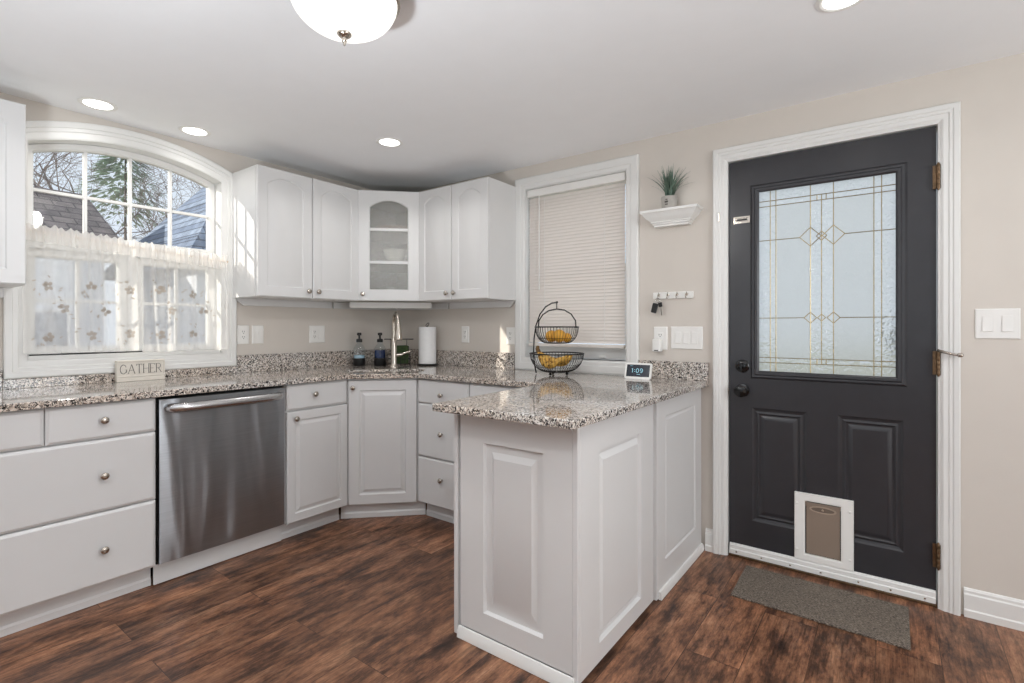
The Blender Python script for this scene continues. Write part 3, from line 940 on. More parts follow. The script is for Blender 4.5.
    fr.loops([w_(0, yf - 0.0003), w_(0, yf - 0.012), w_(0.05, yf - 0.015), w_(0.86, yf - 0.015), w_(0.92, yf - 0.013), w_(1.0, yf - 0.013), w_(1.0, yf - 0.0003)], ring=True)
    pf = fr.build('pet_door', M['plate'], root, smooth=20)
    cp = MB()
    for x, z in ((2.960, 0.345), (2.960, 0.120), (3.178, 0.345), (3.178, 0.120)):
        cp.lathe([(0.006, yf - 0.015), (0.006, yf - 0.018), (0.003, yf - 0.0195)], 12, (x, 0, z), 'y')
    cp.build('screw_caps', M['plate'], pf, smooth=40)
    MB().box(i0 + 0.0003, i1 - 0.0003, yf - 0.0028, yf - 0.0004, j0 + 0.0003, j1 - 0.0003).build('backing', M['slot'], pf, smooth=0)
    fl = MB(); fl.box(i0 + 0.005, i1 - 0.004, yf - 0.009, yf - 0.003, j0 + 0.003, j1 - 0.006)
    fl.box(i0 + 0.0005, i0 + 0.008, yf - 0.0125, yf - 0.003, j1 - 0.022, j1 - 0.003)
    fl.box(i1 - 0.008, i1 - 0.0005, yf - 0.0125, yf - 0.003, j1 - 0.022, j1 - 0.003)
    flo = fl.build('flap', M['taupe'], pf, smooth=0, bevel=0.0015)
    el = MB()
    pr = []
    mx, mz = (i0 + i1) / 2, j1 - 0.034
    n = 28
    def ell(a, b, y):
        return [(mx + a * cos(2 * pi * k / n), y, mz + b * sin(2 * pi * k / n)) for k in range(n)]
    el.loops([ell(0.056, 0.017, yf - 0.0091), ell(0.056, 0.017, yf - 0.0115), ell(0.050, 0.0125, yf - 0.0115), ell(0.048, 0.011, yf - 0.0094)])
    el.sphere((mx, yf - 0.0105, mz), 0.0055, 10, 6)
    el.build('flap_lock', plain('dark_taupe_plastic', srgb(168, 150, 134), 0.4), pf, smooth=30)
    fd = MB(); fd.loops([ell(0.0475, 0.0105, yf - 0.0095), ell(0.0475, 0.0105, yf - 0.0098)]); fd.build('lock_recess', plain('shadowed_taupe_plastic', srgb(112, 98, 87), 0.6), pf, smooth=0)
door_1()

# ------------------------------------------------------------------ base cabinets
ZT = 0.886       # top of cabinet boxes
FZ = 0.600       # body depth (doors sit in front of it)
def toe(parent, x0, x1, d=0.552, step=True):
    m = MB()
    if step:
        m.prism([(-d, 0.002), (-d, 0.030), (-d + 0.006, 0.040), (-d + 0.006, 0.104), (-d + 0.04, 0.104), (-d + 0.04, 0.002)], 'x', x0, x1)
    else:
        m.box(x0, x1, -d, -d + 0.03, 0.002, 0.104)
    return m.build('toe_kick', M['cab'], parent, smooth=20)

# drawer bank under the arched window (facing the room, +x): local x runs along +y
PW = pi / 2
t = thing('drawer_cabinet', 'wide white drawer cabinet under the arched window beside the dishwasher', 'cabinet', (0.003, -2.735, 0), PW)
W = 0.786
MB().box(0.001, W - 0.001, -FZ + 0.003, -0.002, 0.105, ZT).build('body', M['cab'], t, smooth=0)
f0 = -FZ
mid = W / 2 + 0.006
drawer(t, 0.004, mid - 0.002, 0.733, 0.882, f0, [(mid / 2, 0.811)])
drawer(t, mid + 0.002, W - 0.003, 0.733, 0.882, f0, [(W - 0.198, 0.811)])
drawer(t, 0.004, W - 0.003, 0.420, 0.727, f0, [(0.198, 0.573), (W - 0.198, 0.573)])
drawer(t, 0.004, W - 0.003, 0.108, 0.414, f0, [(0.198, 0.257), (W - 0.198, 0.257)])
toe(t, 0.0, W - 0.001)

# dishwasher
def dishwasher():
    t = thing('dishwasher', 'stainless steel dishwasher with bar handle beside the wide drawers', 'dishwasher', (0.003, -1.945, 0), PW)
    w = 0.622
    MB().box(0.004, w - 0.004, -0.59, -0.01, 0.105, 0.878).build('tub', M['darkgap'], t, smooth=0)
    # door panel with softly rounded upper edge and faint bow
    pts = []
    nx, nz = 14, 20
    z0, z1 = 0.112, 0.872
    vs, fs = [], []
    for iz in range(nz + 1):
        for ix in range(nx + 1):
            u = ix / nx; v = iz / nz
            x = 0.008 + u * (w - 0.016)
            z = z0 + v * (z1 - z0)
            y = -0.618 - 0.0035 * sin(pi * u) * (0.6 + 0.4 * sin(2.2 * v * pi)) - 0.002 * sin(pi * v)
            e = min(u, 1 - u) * (w - 0.016)
            if e < 0.004: y += 0.004
            vs.append((x, y, z))
    q = nx + 1
    for iz in range(nz):
        for ix in range(nx):
            fs.append((iz * q + ix, iz * q + ix + 1, (iz + 1) * q + ix + 1, (iz + 1) * q + ix))
    base = len(vs)
    border = [ix for ix in range(q)] + [iz * q + nx for iz in range(1, nz + 1)] + [nz * q + ix for ix in range(nx - 1, -1, -1)] + [iz * q for iz in range(nz - 1, 0, -1)]
    for b in border:
        vs.append((vs[b][0], -0.592, vs[b][2]))
    nb = len(border)
    for k in range(nb):
        fs.append((border[k], base + k, base + (k + 1) % nb, border[(k + 1) % nb]))
    fs.append(tuple(base + k for k in range(nb)))
    MB().add(vs, fs).build('door_panel', M['steel'], t, smooth=50)
    hd = MB()
    z = 0.832
    pts = [(0.045, -0.615, z), (0.047, -0.640, z), (0.060, -0.655, z), (0.12, -0.662, z), (w / 2, -0.668, z), (w - 0.12, -0.662, z), (w - 0.060, -0.655, z), (w - 0.047, -0.640, z), (w - 0.045, -0.615, z)]
    n0 = len(hd.v)
    hd.tube(pts, 0.0200, 14)
    for i in range(n0, len(hd.v)):
        x_, y_, z_ = hd.v[i]
        hd.v[i] = (x_, y_, z + (z_ - z) * 1.1)
    hd.build('handle', M['handle'], t, smooth=60)
    MB().box(0.0, w, -0.570, -0.56, 0.004, 0.106).build('kick_plate', M['cab'], t, smooth=0, bevel=0.002)
dishwasher()

# narrow cabinet between dishwasher and corner
LOWG = groove(0.046, 0.048, 0.048, 0.008, 0, 0.006, 0.007, 0.017)
t = thing('base_cabinet', 'narrow white base cabinet with one drawer and door beside the dishwasher', 'cabinet', (0.003, -1.321, 0), PW)
W = 0.404
MB().box(0.001, W - 0.003, -FZ + 0.003, -0.002, 0.105, ZT).build('body', M['cab'], t, smooth=0)
drawer(t, 0.004, W - 0.006, 0.738, 0.882, -FZ, [(0.170, 0.818)])
cab_door(t, 0.004, W - 0.006, 0.103, 0.729, -FZ, (0.052, 0.690), LOWG)
toe(t, 0.0, W - 0.018)

# corner sink cabinet: diagonal front from (0.60,-0.914) to (0.914,-0.60)
def corner_base():
    t = thing('corner_sink_cabinet', 'white diagonal corner cabinet with single raised door under the sink', 'cabinet')
    b = MB()
    b.box(0.004, 0.595, -0.914, -0.900, 0.105, 0.70)
    b.box(0.900, 0.914, -0.595, -0.004, 0.105, 0.70)
    b.prism([(0.006, -0.898), (0.600, -0.898), (0.898, -0.600), (0.898, -0.006), (0.006, -0.006)], 'z', 0.105, 0.125)
    s = sqrt(0.5)
    fr = MB()
    # face frame in diagonal frame coords
    L = 0.444
    fr.box(0.0, L, 0.0, 0.018, 0.105, ZT)
    fr.xf(Matrix.Translation((0.602, -0.914, 0)) @ Matrix.Rotation(pi / 4, 4, 'Z'))
    b.add(fr.v, fr.f)
    b.build('body', M['cab'], t, smooth=0)
    return t
ct = corner_base()
def diag_xf(x, y):
    return Matrix.Translation((x, y, 0)) @ Matrix.Rotation(pi / 4, 4, 'Z')
def diag_part(mb, name, mat, parent, org, **kw):
    mb.xf(diag_xf(*org))
    return mb.build(name, mat, parent, **kw)
ORG = (0.602, -0.914)
d = diag_part(panel(MB(), 0.013, 0.431, 0.100, 0.876, -0.0005, 0.02, groove(0.066, 0.062, 0.062, 0.009, 0, 0.007, 0.009, 0.018), edge=0.004), 'door', M['cab'], ct, ORG, smooth=20)
diag_part(knob_mesh(MB(), 0.042, 0.832, -0.0205), 'knob', M['nickel'], d, ORG, smooth=50)
kt = MB(); kt.prism([(0.0, 0.002), (0.0, 0.030), (0.006, 0.040), (0.006, 0.104), (0.03, 0.104), (0.03, 0.002)], 'x', 0.006, 0.533)
diag_part(kt, 'toe_kick', M['cab'], ct, (0.5475, -0.9265), smooth=20)

# drawer stack along the back wall
t = thing('drawer_stack_cabinet', 'white three-drawer cabinet between the sink corner and the peninsula', 'cabinet', (0.918, -0.003, 0), 0)
W = 0.438
MB().box(0.003, W - 0.001, -FZ + 0.003, -0.002, 0.105, ZT).build('body', M['cab'], t, smooth=0)
kx = 0.225
drawer(t, 0.012, W - 0.003, 0.735, 0.880, -FZ, [(kx, 0.795)], ogee=0.007)
drawer(t, 0.012, W - 0.003, 0.402, 0.728, -FZ, [(kx, 0.557)], ogee=0.007)
drawer(t, 0.012, W - 0.003, 0.108, 0.393, -FZ, [(kx, 0.279)], ogee=0.007)
toe(t, 0.018, W - 0.001)
t = thing('blind_corner_cabinet', 'white base cabinet partly hidden behind the peninsula counter', 'cabinet', (1.358, -0.003, 0), 0)
W = 0.560
MB().box(0.001, W - 0.003, -FZ + 0.003, -0.002, 0.105, ZT).build('body', M['cab'], t, smooth=0)
drawer(t, 0.004, W - 0.02, 0.735, 0.880, -FZ, [(W / 2, 0.805)], ogee=0.007)
cab_door(t, 0.004, W - 0.02, 0.108, 0.728, -FZ, (0.05, 0.69), LOWG)
toe(t, 0.0, W - 0.003)

# peninsula
def peninsula():
    t = thing('peninsula_cabinet', 'white peninsula end cabinet with deep raised panels under the granite overhang', 'cabinet')
    x0, x1, y0, y1 = 1.945, 2.503, -1.372, -0.706
    MB().box(x0 + 0.02, x1 - 0.018, y0 + 0.018, y1, 0.004, ZT).build('body', M['cab'], t, smooth=0)
    # kitchen side face stile + doors facing -x
    m = MB(); m.box(x0, x0 + 0.0195, y0 - 0.002, y1, 0.002, ZT - 0.001)
    m.build('side_panel', M['cab'], t, smooth=0, bevel=0.002)
    # end panel facing -y
    p = panel(MB(), x0 + 0.034, 2.484, 0.046, 0.884, y0 + 0.0175, 0.02,
              [(0.118, 0.083, 0.112, 0.0, 0), (0.124, 0.089, 0.118, 0.014, 0), (0.150, 0.114, 0.144, 0.014, 0), (0.168, 0.150, 0.166, 0.002, 0)], edge=0.002)
    p.build('end_panel', M['cab'], t, smooth=20)
    # corner post
    MB().box(2.4845, x1, y0 - 0.003, y0 + 0.0175, 0.002, 0.884).build('corner_post', M['cab'], t, smooth=0, bevel=0.002)
    # back panel facing +x
    b = panel(MB(), 0, 0.646, 0.020, 0.884, 0, 0.0175, [(0.135, 0.068, 0.112, 0.0, 0), (0.140, 0.073, 0.117, 0.014, 0), (0.152, 0.090, 0.130, 0.014, 0), (0.166, 0.108, 0.152, 0.002, 0)], edge=0.002)
    b.xf(Matrix.Translation((x1 - 0.0175, y0 + 0.018, 0)) @ Matrix.Rotation(pi / 2, 4, 'Z'))
    b.build('back_panel', M['cab'], t, smooth=20)
    MB().prism([(y0 - 0.003, 0.002), (y0 - 0.018, 0.002), (y0 - 0.016, 0.026), (y0 - 0.008, 0.043), (y0 - 0.003, 0.044)], 'x', x0 + 0.030, 2.490).build('shoe_moulding', M['trim'], t, smooth=25)
    t2 = thing('wall_end_cabinet', 'white base cabinet joining the peninsula to the door wall, flat panelled back', 'cabinet')
    MB().box(1.945, 2.482, -0.690, -0.022, 0.004, ZT).build('body', M['cab'], t2, smooth=0)
    b = panel(MB(), 0, 0.652, 0.004, 0.884, 0, 0.022, [(0.105, 0.145, 0.080, 0.0, 0), (0.111, 0.151, 0.086, 0.006, 0), (0.118, 0.158, 0.093, 0.006, 0), (0.126, 0.166, 0.101, 0.003, 0)], edge=0.002)
    b.xf(Matrix.Translation((2.483, -0.673, 0)) @ Matrix.Rotation(pi / 2, 4, 'Z'))
    b.build('back_panel', M['cab'], t2, smooth=20)
    MB().prism([(2.5055, 0.002), (2.520, 0.002), (2.519, 0.024), (2.513, 0.036), (2.5055, 0.038)], 'y', -0.655, -0.020).build('shoe_moulding', M['trim'], t2, smooth=25)
peninsula()

# ------------------------------------------------------------------ countertop, backsplash, sink
CT0, CT1 = 0.888, 0.918
def countertop():
    root = thing('countertop', 'speckled grey granite countertop running along both walls and over the peninsula', 'countertop')
    outer = [(0.004, -2.74), (0.645, -2.74), (0.645, -0.938), (0.938, -0.645), (1.895, -0.645), (1.925, -1.475), (2.540, -1.467), (2.540, -0.004), (0.004, -0.004)]
    s = sqrt(0.5)
    def dg(d, w):   # d along the diagonal from the corner, w across
        return (s * d + s * w, -s * d + s * w)
    hole = [dg(0.80, -0.26), dg(0.97, -0.26), dg(0.97, 0.25), dg(0.80, 0.25)]
    b = bmesh.new()
    def ring(pts):
        vs = [b.verts.new((x, y, CT1)) for x, y in pts]
        return [b.edges.new((vs[i], vs[(i + 1) % len(vs)])) for i in range(len(vs))]
    ed = ring(outer) + ring(hole)
    bmesh.ops.triangle_fill(b, edges=ed, use_beauty=True, use_dissolve=False)
    bmesh.ops.recalc_face_normals(b, faces=b.faces)
    geo = bmesh.ops.extrude_face_region(b, geom=b.faces[:])
    bmesh.ops.translate(b, verts=[g for g in geo['geom'] if isinstance(g, bmesh.types.BMVert)], vec=(0, 0, CT0 - CT1))
    bmesh.ops.recalc_face_normals(b, faces=b.faces)
    me = bpy.data.meshes.new('slab'); b.to_mesh(me); b.free()
    me.materials.append(M['granite'])
    o = bpy.data.objects.new('slab', me); COL.objects.link(o); o.parent = root
    bv = o.modifiers.new('bevel', 'BEVEL'); bv.width = 0.004; bv.segments = 2; bv.limit_method = 'ANGLE'; bv.angle_limit = radians(30)
    bs = lambda *a: MB().box(*a).build('backsplash', M['granite'], root, smooth=0, bevel=0.002)
    bs(0.004, 0.024, -2.74, -2.368, CT1, 1.020)
    bs(0.004, 0.024, -2.3675, -1.308, CT1, 0.964)
    bs(0.004, 0.024, -1.3075, -0.0245, CT1, 1.030)
    bs(0.004, 1.244, -0.024, -0.004, CT1, 1.030)
    bs(2.146, 2.540, -0.024, -0.004, CT1, 1.016)
    # sink
    sk = MB()
    L = []
    for off, z in ((0.012, CT0 - 0.001), (-0.004, CT0 - 0.001), (-0.004, CT0 - 0.010), (-0.016, 0.72), (-0.03, 0.712)):
        L.append([dg(0.80 - off, -0.26 - off) + (z,), dg(0.97 + off, -0.26 - off) + (z,), dg(0.97 + off, 0.25 + off) + (z,), dg(0.80 - off, 0.25 + off) + (z,)])
    sk.loops(L, cap=False)
    sk.add(L[-1], [(0, 1, 2, 3)])
    so = sk.build('sink', M['sinksteel'], smooth=0)
    md = so.modifiers.new('solid', 'SOLIDIFY'); md.thickness = 0.002
    tag(so, 'undermount steel sink set into the granite in front of the tap', 'sink')
countertop()

# ------------------------------------------------------------------ wall cabinets
UZ0, UZ1 = 1.392, 2.172
UPG = lambda rise: groove(0.060, 0.062, 0.052, 0.0055, rise, 0.005, 0.004, 0.013)
def upper_pair(name, label, loc, rz, w, kn, n=2, rail_l=False, rail_r=False):
    t = thing(name, label, 'cabinet', loc, rz)
    MB().box(0.001, w - 0.001, -0.306, -0.002, UZ0 + 0.012, UZ1 - 0.001).build('body', M['cab'], t, smooth=0)
    b = MB()
    b.box(0.0, w, -0.3065, -0.0015, UZ0, UZ0 + 0.0115)
    b.build('bottom_panel', M['cab'], t, smooth=0)
    MB().prism([(0.012, UZ0 - 0.0005), (w - 0.012, UZ0 - 0.0005), (w - (0.060 if rail_r else 0.012), UZ0 - 0.046), (0.012 + (0.060 if rail_l else 0.0), UZ0 - 0.046)], 'y', -0.018, -0.0005).build('mounting_rail', M['cab'], t, smooth=0, bevel=0.002)
    dw = w / n
    for k in range(n):
        a, c = k * dw + 0.0025, (k + 1) * dw - 0.0025
        kxx = (c - 0.032) if k == 0 else (a + 0.032)
        if kn: kxx = kn[k]
        cab_door(t, a, c, UZ0 + 0.002, UZ1, -0.307, (kxx, UZ0 + 0.046), UPG(0.045), t=0.02)
    return t
upper_pair('wall_cabinet', 'white two-door wall cabinet between the arched window and the glass door', (0.003, -1.338, 0), PW, 0.722, None, rail_l=True)
upper_pair('wall_cabinet', 'white two-door wall cabinet between the glass door and the blind', (0.618, -0.003, 0), 0, 0.644, None, rail_r=True)
upper_pair('wall_cabinet', 'white wall cabinet cut by the frame beside the arched window', (0.003, -2.96, 0), PW, 0.622, None)

def corner_upper():
    t = thing('corner_wall_cabinet', 'white corner wall cabinet with arched textured glass door', 'cabinet')
    c = MB()
    plan = [(0.005, -0.612), (0.305, -0.612), (0.612, -0.305), (0.612, -0.005), (0.005, -0.005)]
    inner = [(0.018, -0.598), (0.308, -0.598), (0.598, -0.308), (0.598, -0.018), (0.018, -0.018)]
    c.prism(plan, 'z', UZ0, UZ0 + 0.018)
    c.prism(plan, 'z', UZ1 - 0.018, UZ1 - 0.001)
    c.box(0.005, 0.017, -0.612, -0.005, UZ0 + 0.018, UZ1 - 0.018)
    c.box(0.017, 0.612, -0.017, -0.005, UZ0 + 0.018, UZ1 - 0.018)
    c.box(0.017, 0.305, -0.612, -0.600, UZ0 + 0.018, UZ1 - 0.018)
    c.box(0.600, 0.612, -0.305, -0.017, UZ0 + 0.018, UZ1 - 0.018)
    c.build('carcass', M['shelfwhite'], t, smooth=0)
    MB().box(0.0035, 0.020, -0.612, -0.005, UZ0 - 0.046, UZ0 - 0.0005).build('mounting_rail', M['cab'], t, smooth=0, bevel=0.002)
    MB().box(0.0205, 0.612, -0.020, -0.0035, UZ0 - 0.046, UZ0 - 0.0005).build('mounting_rail', M['cab'], t, smooth=0, bevel=0.002)
    for z in (1.656, 1.888):
        MB().prism(inner, 'z', z, z + 0.018).build('shelf', M['cab'], t, smooth=0)
    org = (0.308, -0.622)
    L = 0.444
    d = panel(MB(), 0.012, 0.432, UZ0 + 0.002, UZ1, -0.0005, 0.02,
              [(0.072, 0.074, 0.064, 0.0, 0.05), (0.078, 0.080, 0.070, 0.004, 0.05), (0.080, 0.082, 0.072, 0.0195, 0.05)], ring=True, edge=0.004)
    do = diag_part(d, 'door', M['cab'], t, org, smooth=20)
    g = MB(); g.loops([panel_loop(0.086, 0.358, UZ0 + 0.078, UZ1 - 0.070, -0.006, 0.05), panel_loop(0.086, 0.358, UZ0 + 0.078, UZ1 - 0.070, -0.010, 0.05)])
    diag_part(g, 'glass', M['cab_glass'], do, org, smooth=0)
    for z in (1.656, 1.888):
        diag_part(MB().box(0.089, 0.355, -0.0185, -0.0105, z, z + 0.02), 'muntin', M['cab'], do, org, smooth=0, bevel=0.002)
    diag_part(knob_mesh(MB(), 0.045, UZ0 + 0.048, -0.0205), 'knob', M['nickel'], do, org, smooth=50)
    # crockery seen through the glass
    bowl = lambda c_, r, h: MB().lathe([(r * 0.45, 0), (r * 0.75, h * 0.25), (r * 0.95, h * 0.7), (r, h), (r - 0.005, h), (r * 0.9, h * 0.7), (r * 0.7, h * 0.28), (0.002, h * 0.2)], 28, c_, close=True)
    tag(bowl((0.385, -0.345, 1.675), 0.085, 0.10).build('bowl', M['ceramic'], smooth=60), 'white bowl on the middle shelf behind the cabinet glass', 'bowl')
    mb_ = MB().lathe([(0.03, 0), (0.036, 0.01), (0.036, 0.09), (0.033, 0.09), (0.033, 0.012), (0.002, 0.01)], 24, (0.33, -0.34, UZ0 + 0.019))
    mb_.tube([(0.355, -0.365, UZ0 + 0.095), (0.375, -0.385, UZ0 + 0.085), (0.378, -0.388, UZ0 + 0.06), (0.357, -0.367, UZ0 + 0.045)], 0.005, 8)
    tag(mb_.build('mug', M['ceramic'], smooth=50), 'small white mug on the lowest shelf behind the cabinet glass', 'mug')
    mb_ = MB().lathe([(0.06, 0), (0.07, 0.008), (0.145, 0.035), (0.150, 0.040), (0.14, 0.038), (0.065, 0.014), (0.002, 0.012)], 32, (0.34, -0.30, 1.907))
    tag(mb_.build('platter', M['clay'], smooth=50), 'pinkish shallow platter on the top shelf behind the cabinet glass', 'platter')
corner_upper()

# under-cabinet light bar
t = thing('under_cabinet_light', 'slim white light bar under the corner wall cabinet', 'light')
lb = MB(); lb.box(-0.295, 0.295, -0.03, 0.03, UZ0 - 0.040, UZ0 - 0.0005)
diag_part(lb, 'housing', M['plate'], t, (0.345, -0.345), smooth=0, bevel=0.004)
lb = MB(); lb.box(-0.285, 0.285, -0.024, 0.024, UZ0 - 0.044, UZ0 - 0.0402)
diag_part(lb, 'diffuser', M['ceramic'], t, (0.345, -0.345), smooth=0)

# ------------------------------------------------------------------ tap, bottles, towel
def faucet():
    t = thing('faucet', 'brushed nickel gooseneck tap behind the sink', 'faucet', (0.468, -0.424, CT1 + 0.0005), -pi / 4 + 0.30)
    MB().lathe([(0.030, 0), (0.030, 0.006), (0.025, 0.012), (0.0215, 0.03), (0.0205, 0.16), (0.0185, 0.20), (0.014, 0.215)], 24).build('body', M['nickel'], t, smooth=50)
    pts = [(0, 0, 0.19), (0, 0, 0.315)]
    R = 0.070
    for k in range(1, 11):
        a = pi * k / 11
        pts.append((R - R * cos(a), 0, 0.315 + R * sin(a)))
    pts.append((2 * R, 0, 0.310))
    MB().tube(pts, 0.0135, 14).build('neck', M['nickel'], t, smooth=60)
    MB().lathe([(0.013, 0.318), (0.0165, 0.31), (0.018, 0.285), (0.025, 0.245), (0.029, 0.205), (0.027, 0.198), (0.012, 0.197)], 22, (2 * R, 0, 0)).build('spray_head', M['nickel'], t, smooth=40)
    h = MB(); h.tube([(0.0, 0.015, 0.09), (0.0, 0.045, 0.092), (0.0, 0.06, 0.093)], [0.013, 0.013, 0.012], 12)
    h.tube([(0.0, 0.055, 0.094), (0.004, 0.085, 0.105), (0.008, 0.115, 0.112)], [0.009, 0.007, 0.009], 10)
    h.build('lever', M['nickel'], t, smooth=50)
faucet()

def dispenser(x, y, label, level, mat):
    t = thing('soap_dispenser', label, 'soap dispenser', (x, y, CT1 + 0.0005), -0.85)
    t.scale = (1.16, 1.16, 1.06)
    MB().lathe([(0.036, 0), (0.038, 0.003), (0.038, 0.052), (0.037, 0.053)], 28).build('sleeve', M['black'], t, smooth=40)
    MB().lathe([(0.0355, 0.0535), (0.0365, 0.055), (0.0365, 0.118), (0.033, 0.130), (0.018, 0.152), (0.0145, 0.158), (0.0145, 0.168)], 28).build('bottle', M['bottleglass'], t, smooth=50)
    MB().lathe([(0.034, 0.0545), (0.034, level)], 24).build('soap', mat, t, smooth=40)
    p = MB().lathe([(0.019, 0.166), (0.019, 0.186), (0.015, 0.190), (0.006, 0.191), (0.006, 0.214), (0.014, 0.215), (0.014, 0.231), (0.010, 0.234)], 20)
    p.tube([(0, 0, 0.225), (0.03, 0, 0.227), (0.046, 0, 0.220)], [0.008, 0.007, 0.005], 10)
    p.build('pump', M['black'], t, smooth=40)
dispenser(0.125, -0.465, 'clear soap dispenser with pale blue soap, farther from the tap', 0.074, M['soappale'])
dispenser(0.250, -0.372, 'clear soap dispenser with dark blue soap, next to the tap', 0.112, M['soapblue'])

t = thing('sink_caddy', 'dark wire sponge caddy behind the tap', 'caddy', (0.330, -0.262, CT1 + 0.0005), pi / 4)
c = MB()
for z in (0.012, 0.05, 0.085):
    c.tube([(-0.085, -0.04, z), (0.085, -0.04, z), (0.085, 0.04, z), (-0.085, 0.04, z)], 0.0025, 6, closed=True)
for x in (-0.085, -0.05, -0.017, 0.017, 0.05, 0.085):
    c.tube([(x, -0.04, 0.0), (x, -0.04, 0.085)], 0.002, 6); c.tube([(x, 0.04, 0.0), (x, 0.04, 0.085)], 0.002, 6)
c.build('basket', M['wire'], t, smooth=50)
c = MB(); c.tube([(-0.06, 0.04, 0.085), (-0.06, 0.04, 0.195)], 0.003, 8); c.tube([(0.06, 0.04, 0.085), (0.06, 0.04, 0.195)], 0.003, 8); c.tube([(-0.11, 0.04, 0.197), (0.11, 0.04, 0.197)], 0.004, 8)
c.build('rail', M['wire'], t, smooth=50)
sp = MB().box(-0.075, -0.004, -0.032, 0.030, 0.013, 0.150)
sp.box(0.004, 0.076, -0.030, 0.028, 0.013, 0.145)
o = MB().box(-0.030, 0.076, -0.032, 0.030, 0.013, 0.150).build('scrub_sponge', M['sponge'], smooth=0, bevel=0.008, seg=3)
o.location = (0.330, -0.262, CT1 + 0.001); o.rotation_euler = (0, 0, pi / 4)
tag(o, 'green scrub sponge standing in the caddy behind the tap', 'sponge')

t = thing('paper_towel_holder', 'dark metal stand holding the paper towel roll', 'paper towel holder', (0.495, -0.120, CT1 + 0.0005))
MB().lathe([(0.079, 0), (0.081, 0.004), (0.079, 0.008), (0.012, 0.010)], 32).build('base', M['wire'], t, smooth=40)
c = MB(); c.tube([(0, 0, 0.008), (0, 0, 0.300)], 0.005, 10)
c.tube([(0.013 * cos(2 * pi * k / 16), 0.013 * sin(2 * pi * k / 16) * 0.77, 0.308 + 0.013 * sin(2 * pi * k / 16)) for k in range(16)], 0.0028, 6, closed=True)
c.build('rod', M['wire'], t, smooth=50)
o = MB().lathe([(0.020, 0.0115), (0.063, 0.0115), (0.066, 0.0140), (0.066, 0.2880), (0.063, 0.2915), (0.020, 0.2915), (0.020, 0.0115)], 40, close=False).build('paper_towel_roll', M['paper'], smooth=40)
o.location = (0.495, -0.120, CT1 + 0.0005)
tag(o, 'white paper towel roll standing in the sink corner', 'paper towel')

# ------------------------------------------------------------------ GATHER sign
def gather():
    t = thing('block_sign', 'whitewashed wooden block sign reading GATHER on the counter under the window', 'sign', (0.052, -1.836, CT1 + 0.0005), PW)
    w, h, dp = 0.218, 0.112, 0.032
    b = MB(); b.box(-w / 2, w / 2, -dp / 2, dp / 2, 0, h)
    b.build('block', M['signwood'], t, smooth=0, bevel=0.002)
    f = MB()
    f.box(-w / 2 - 0.002, w / 2 + 0.002, -dp / 2 - 0.006, -dp / 2 - 0.0005, 0.0, 0.020)
    f.box(-w / 2 - 0.002, w / 2 + 0.002, -dp / 2 - 0.004, -dp / 2 - 0.0005, 0.023, 0.031)
    f.box(-w / 2 - 0.002, w / 2 + 0.002, -dp / 2 - 0.006, -dp / 2 - 0.0005, h - 0.008, h)
    f.box(-w / 2 - 0.002, -w / 2 + 0.004, -dp / 2 - 0.005, -dp / 2 - 0.0005, 0.032, h - 0.009)
    f.box(w / 2 - 0.004, w / 2 + 0.002, -dp / 2 - 0.005, -dp / 2 - 0.0005, 0.032, h - 0.009)
    f.build('frame', M['signwood'], t, smooth=0, bevel=0.0015)
    L = MB()
    hh, z0 = 0.048, 0.042
    y = -dp / 2 - 0.0012
    def st(pts, r=0.0013):
        L.tube([(x, y, z) for x, z in pts], r, 6)
    def serif(x, z, s=0.004):
        st([(x - s, z), (x + s, z)], 0.0009)
    def glyph(c, x, w_):
        a, b = z0, z0 + hh
        if c == 'G':
            pts = [(x + w_ / 2 + w_ / 2 * cos(radians(d)), (a + b) / 2 + hh / 2 * sin(radians(d))) for d in range(45, 331, 19)]
            st(pts); st([(x + w_, a + hh * 0.12), (x + w_, a + hh * 0.42)]); serif(x + w_ - 0.002, a + hh * 0.43, 0.005)
            st([(x + w_ * 0.86, b - 0.006), (x + w_ * 0.9, b - 0.014)], 0.0009)
        if c == 'A':
            st([(x, a), (x + w_ / 2, b)], 0.0009); st([(x + w_ / 2, b), (x + w_, a)], 0.0015); st([(x + w_ * .2, a + hh * .35), (x + w_ * .8, a + hh * .35)], 0.0009); serif(x, a); serif(x + w_, a)
        if c == 'T':
            st([(x, b), (x + w_, b)], 0.0010); st([(x + w_ / 2, a), (x + w_ / 2, b)], 0.0015); serif(x + w_ / 2, a)
            st([(x, b), (x, b - 0.007)], 0.0009); st([(x + w_, b), (x + w_, b - 0.007)], 0.0009)
        if c == 'H':
            st([(x, a), (x, b)], 0.0015); st([(x + w_, a), (x + w_, b)], 0.0015); st([(x, (a + b) / 2), (x + w_, (a + b) / 2)], 0.0009)
            for p in (x, x + w_): serif(p, a); serif(p, b)
        if c == 'E':
            st([(x, a), (x, b)], 0.0015)
            for z in (a, b): st([(x - 0.003, z), (x + w_, z)], 0.0010)
            st([(x, (a + b) / 2), (x + w_ * .75, (a + b) / 2)], 0.0009); st([(x + w_, a), (x + w_, a + 0.007)], 0.0009); st([(x + w_, b), (x + w_, b - 0.007)], 0.0009)
        if c == 'R':
            st([(x, a), (x, b)], 0.0015); serif(x, a); serif(x, b)
            st([(x, b)] + [(x + w_ * .45 + w_ * .4 * cos(radians(d)), b - hh * .26 + hh * .26 * sin(radians(d))) for d in range(90, -91, -18)] + [(x, b - hh * .52)], 0.0011)
            st([(x + w_ * .4, b - hh * .52), (x + w_, a)], 0.0013); serif(x + w_, a, 0.003)
    x = -0.094
    for ch, wd in zip('GATHER', (0.028, 0.029, 0.025, 0.024, 0.020, 0.024)):
        glyph(ch, x, wd); x += wd + 0.0078
    L.build('lettering', M['ink'], t, smooth=60)
gather()

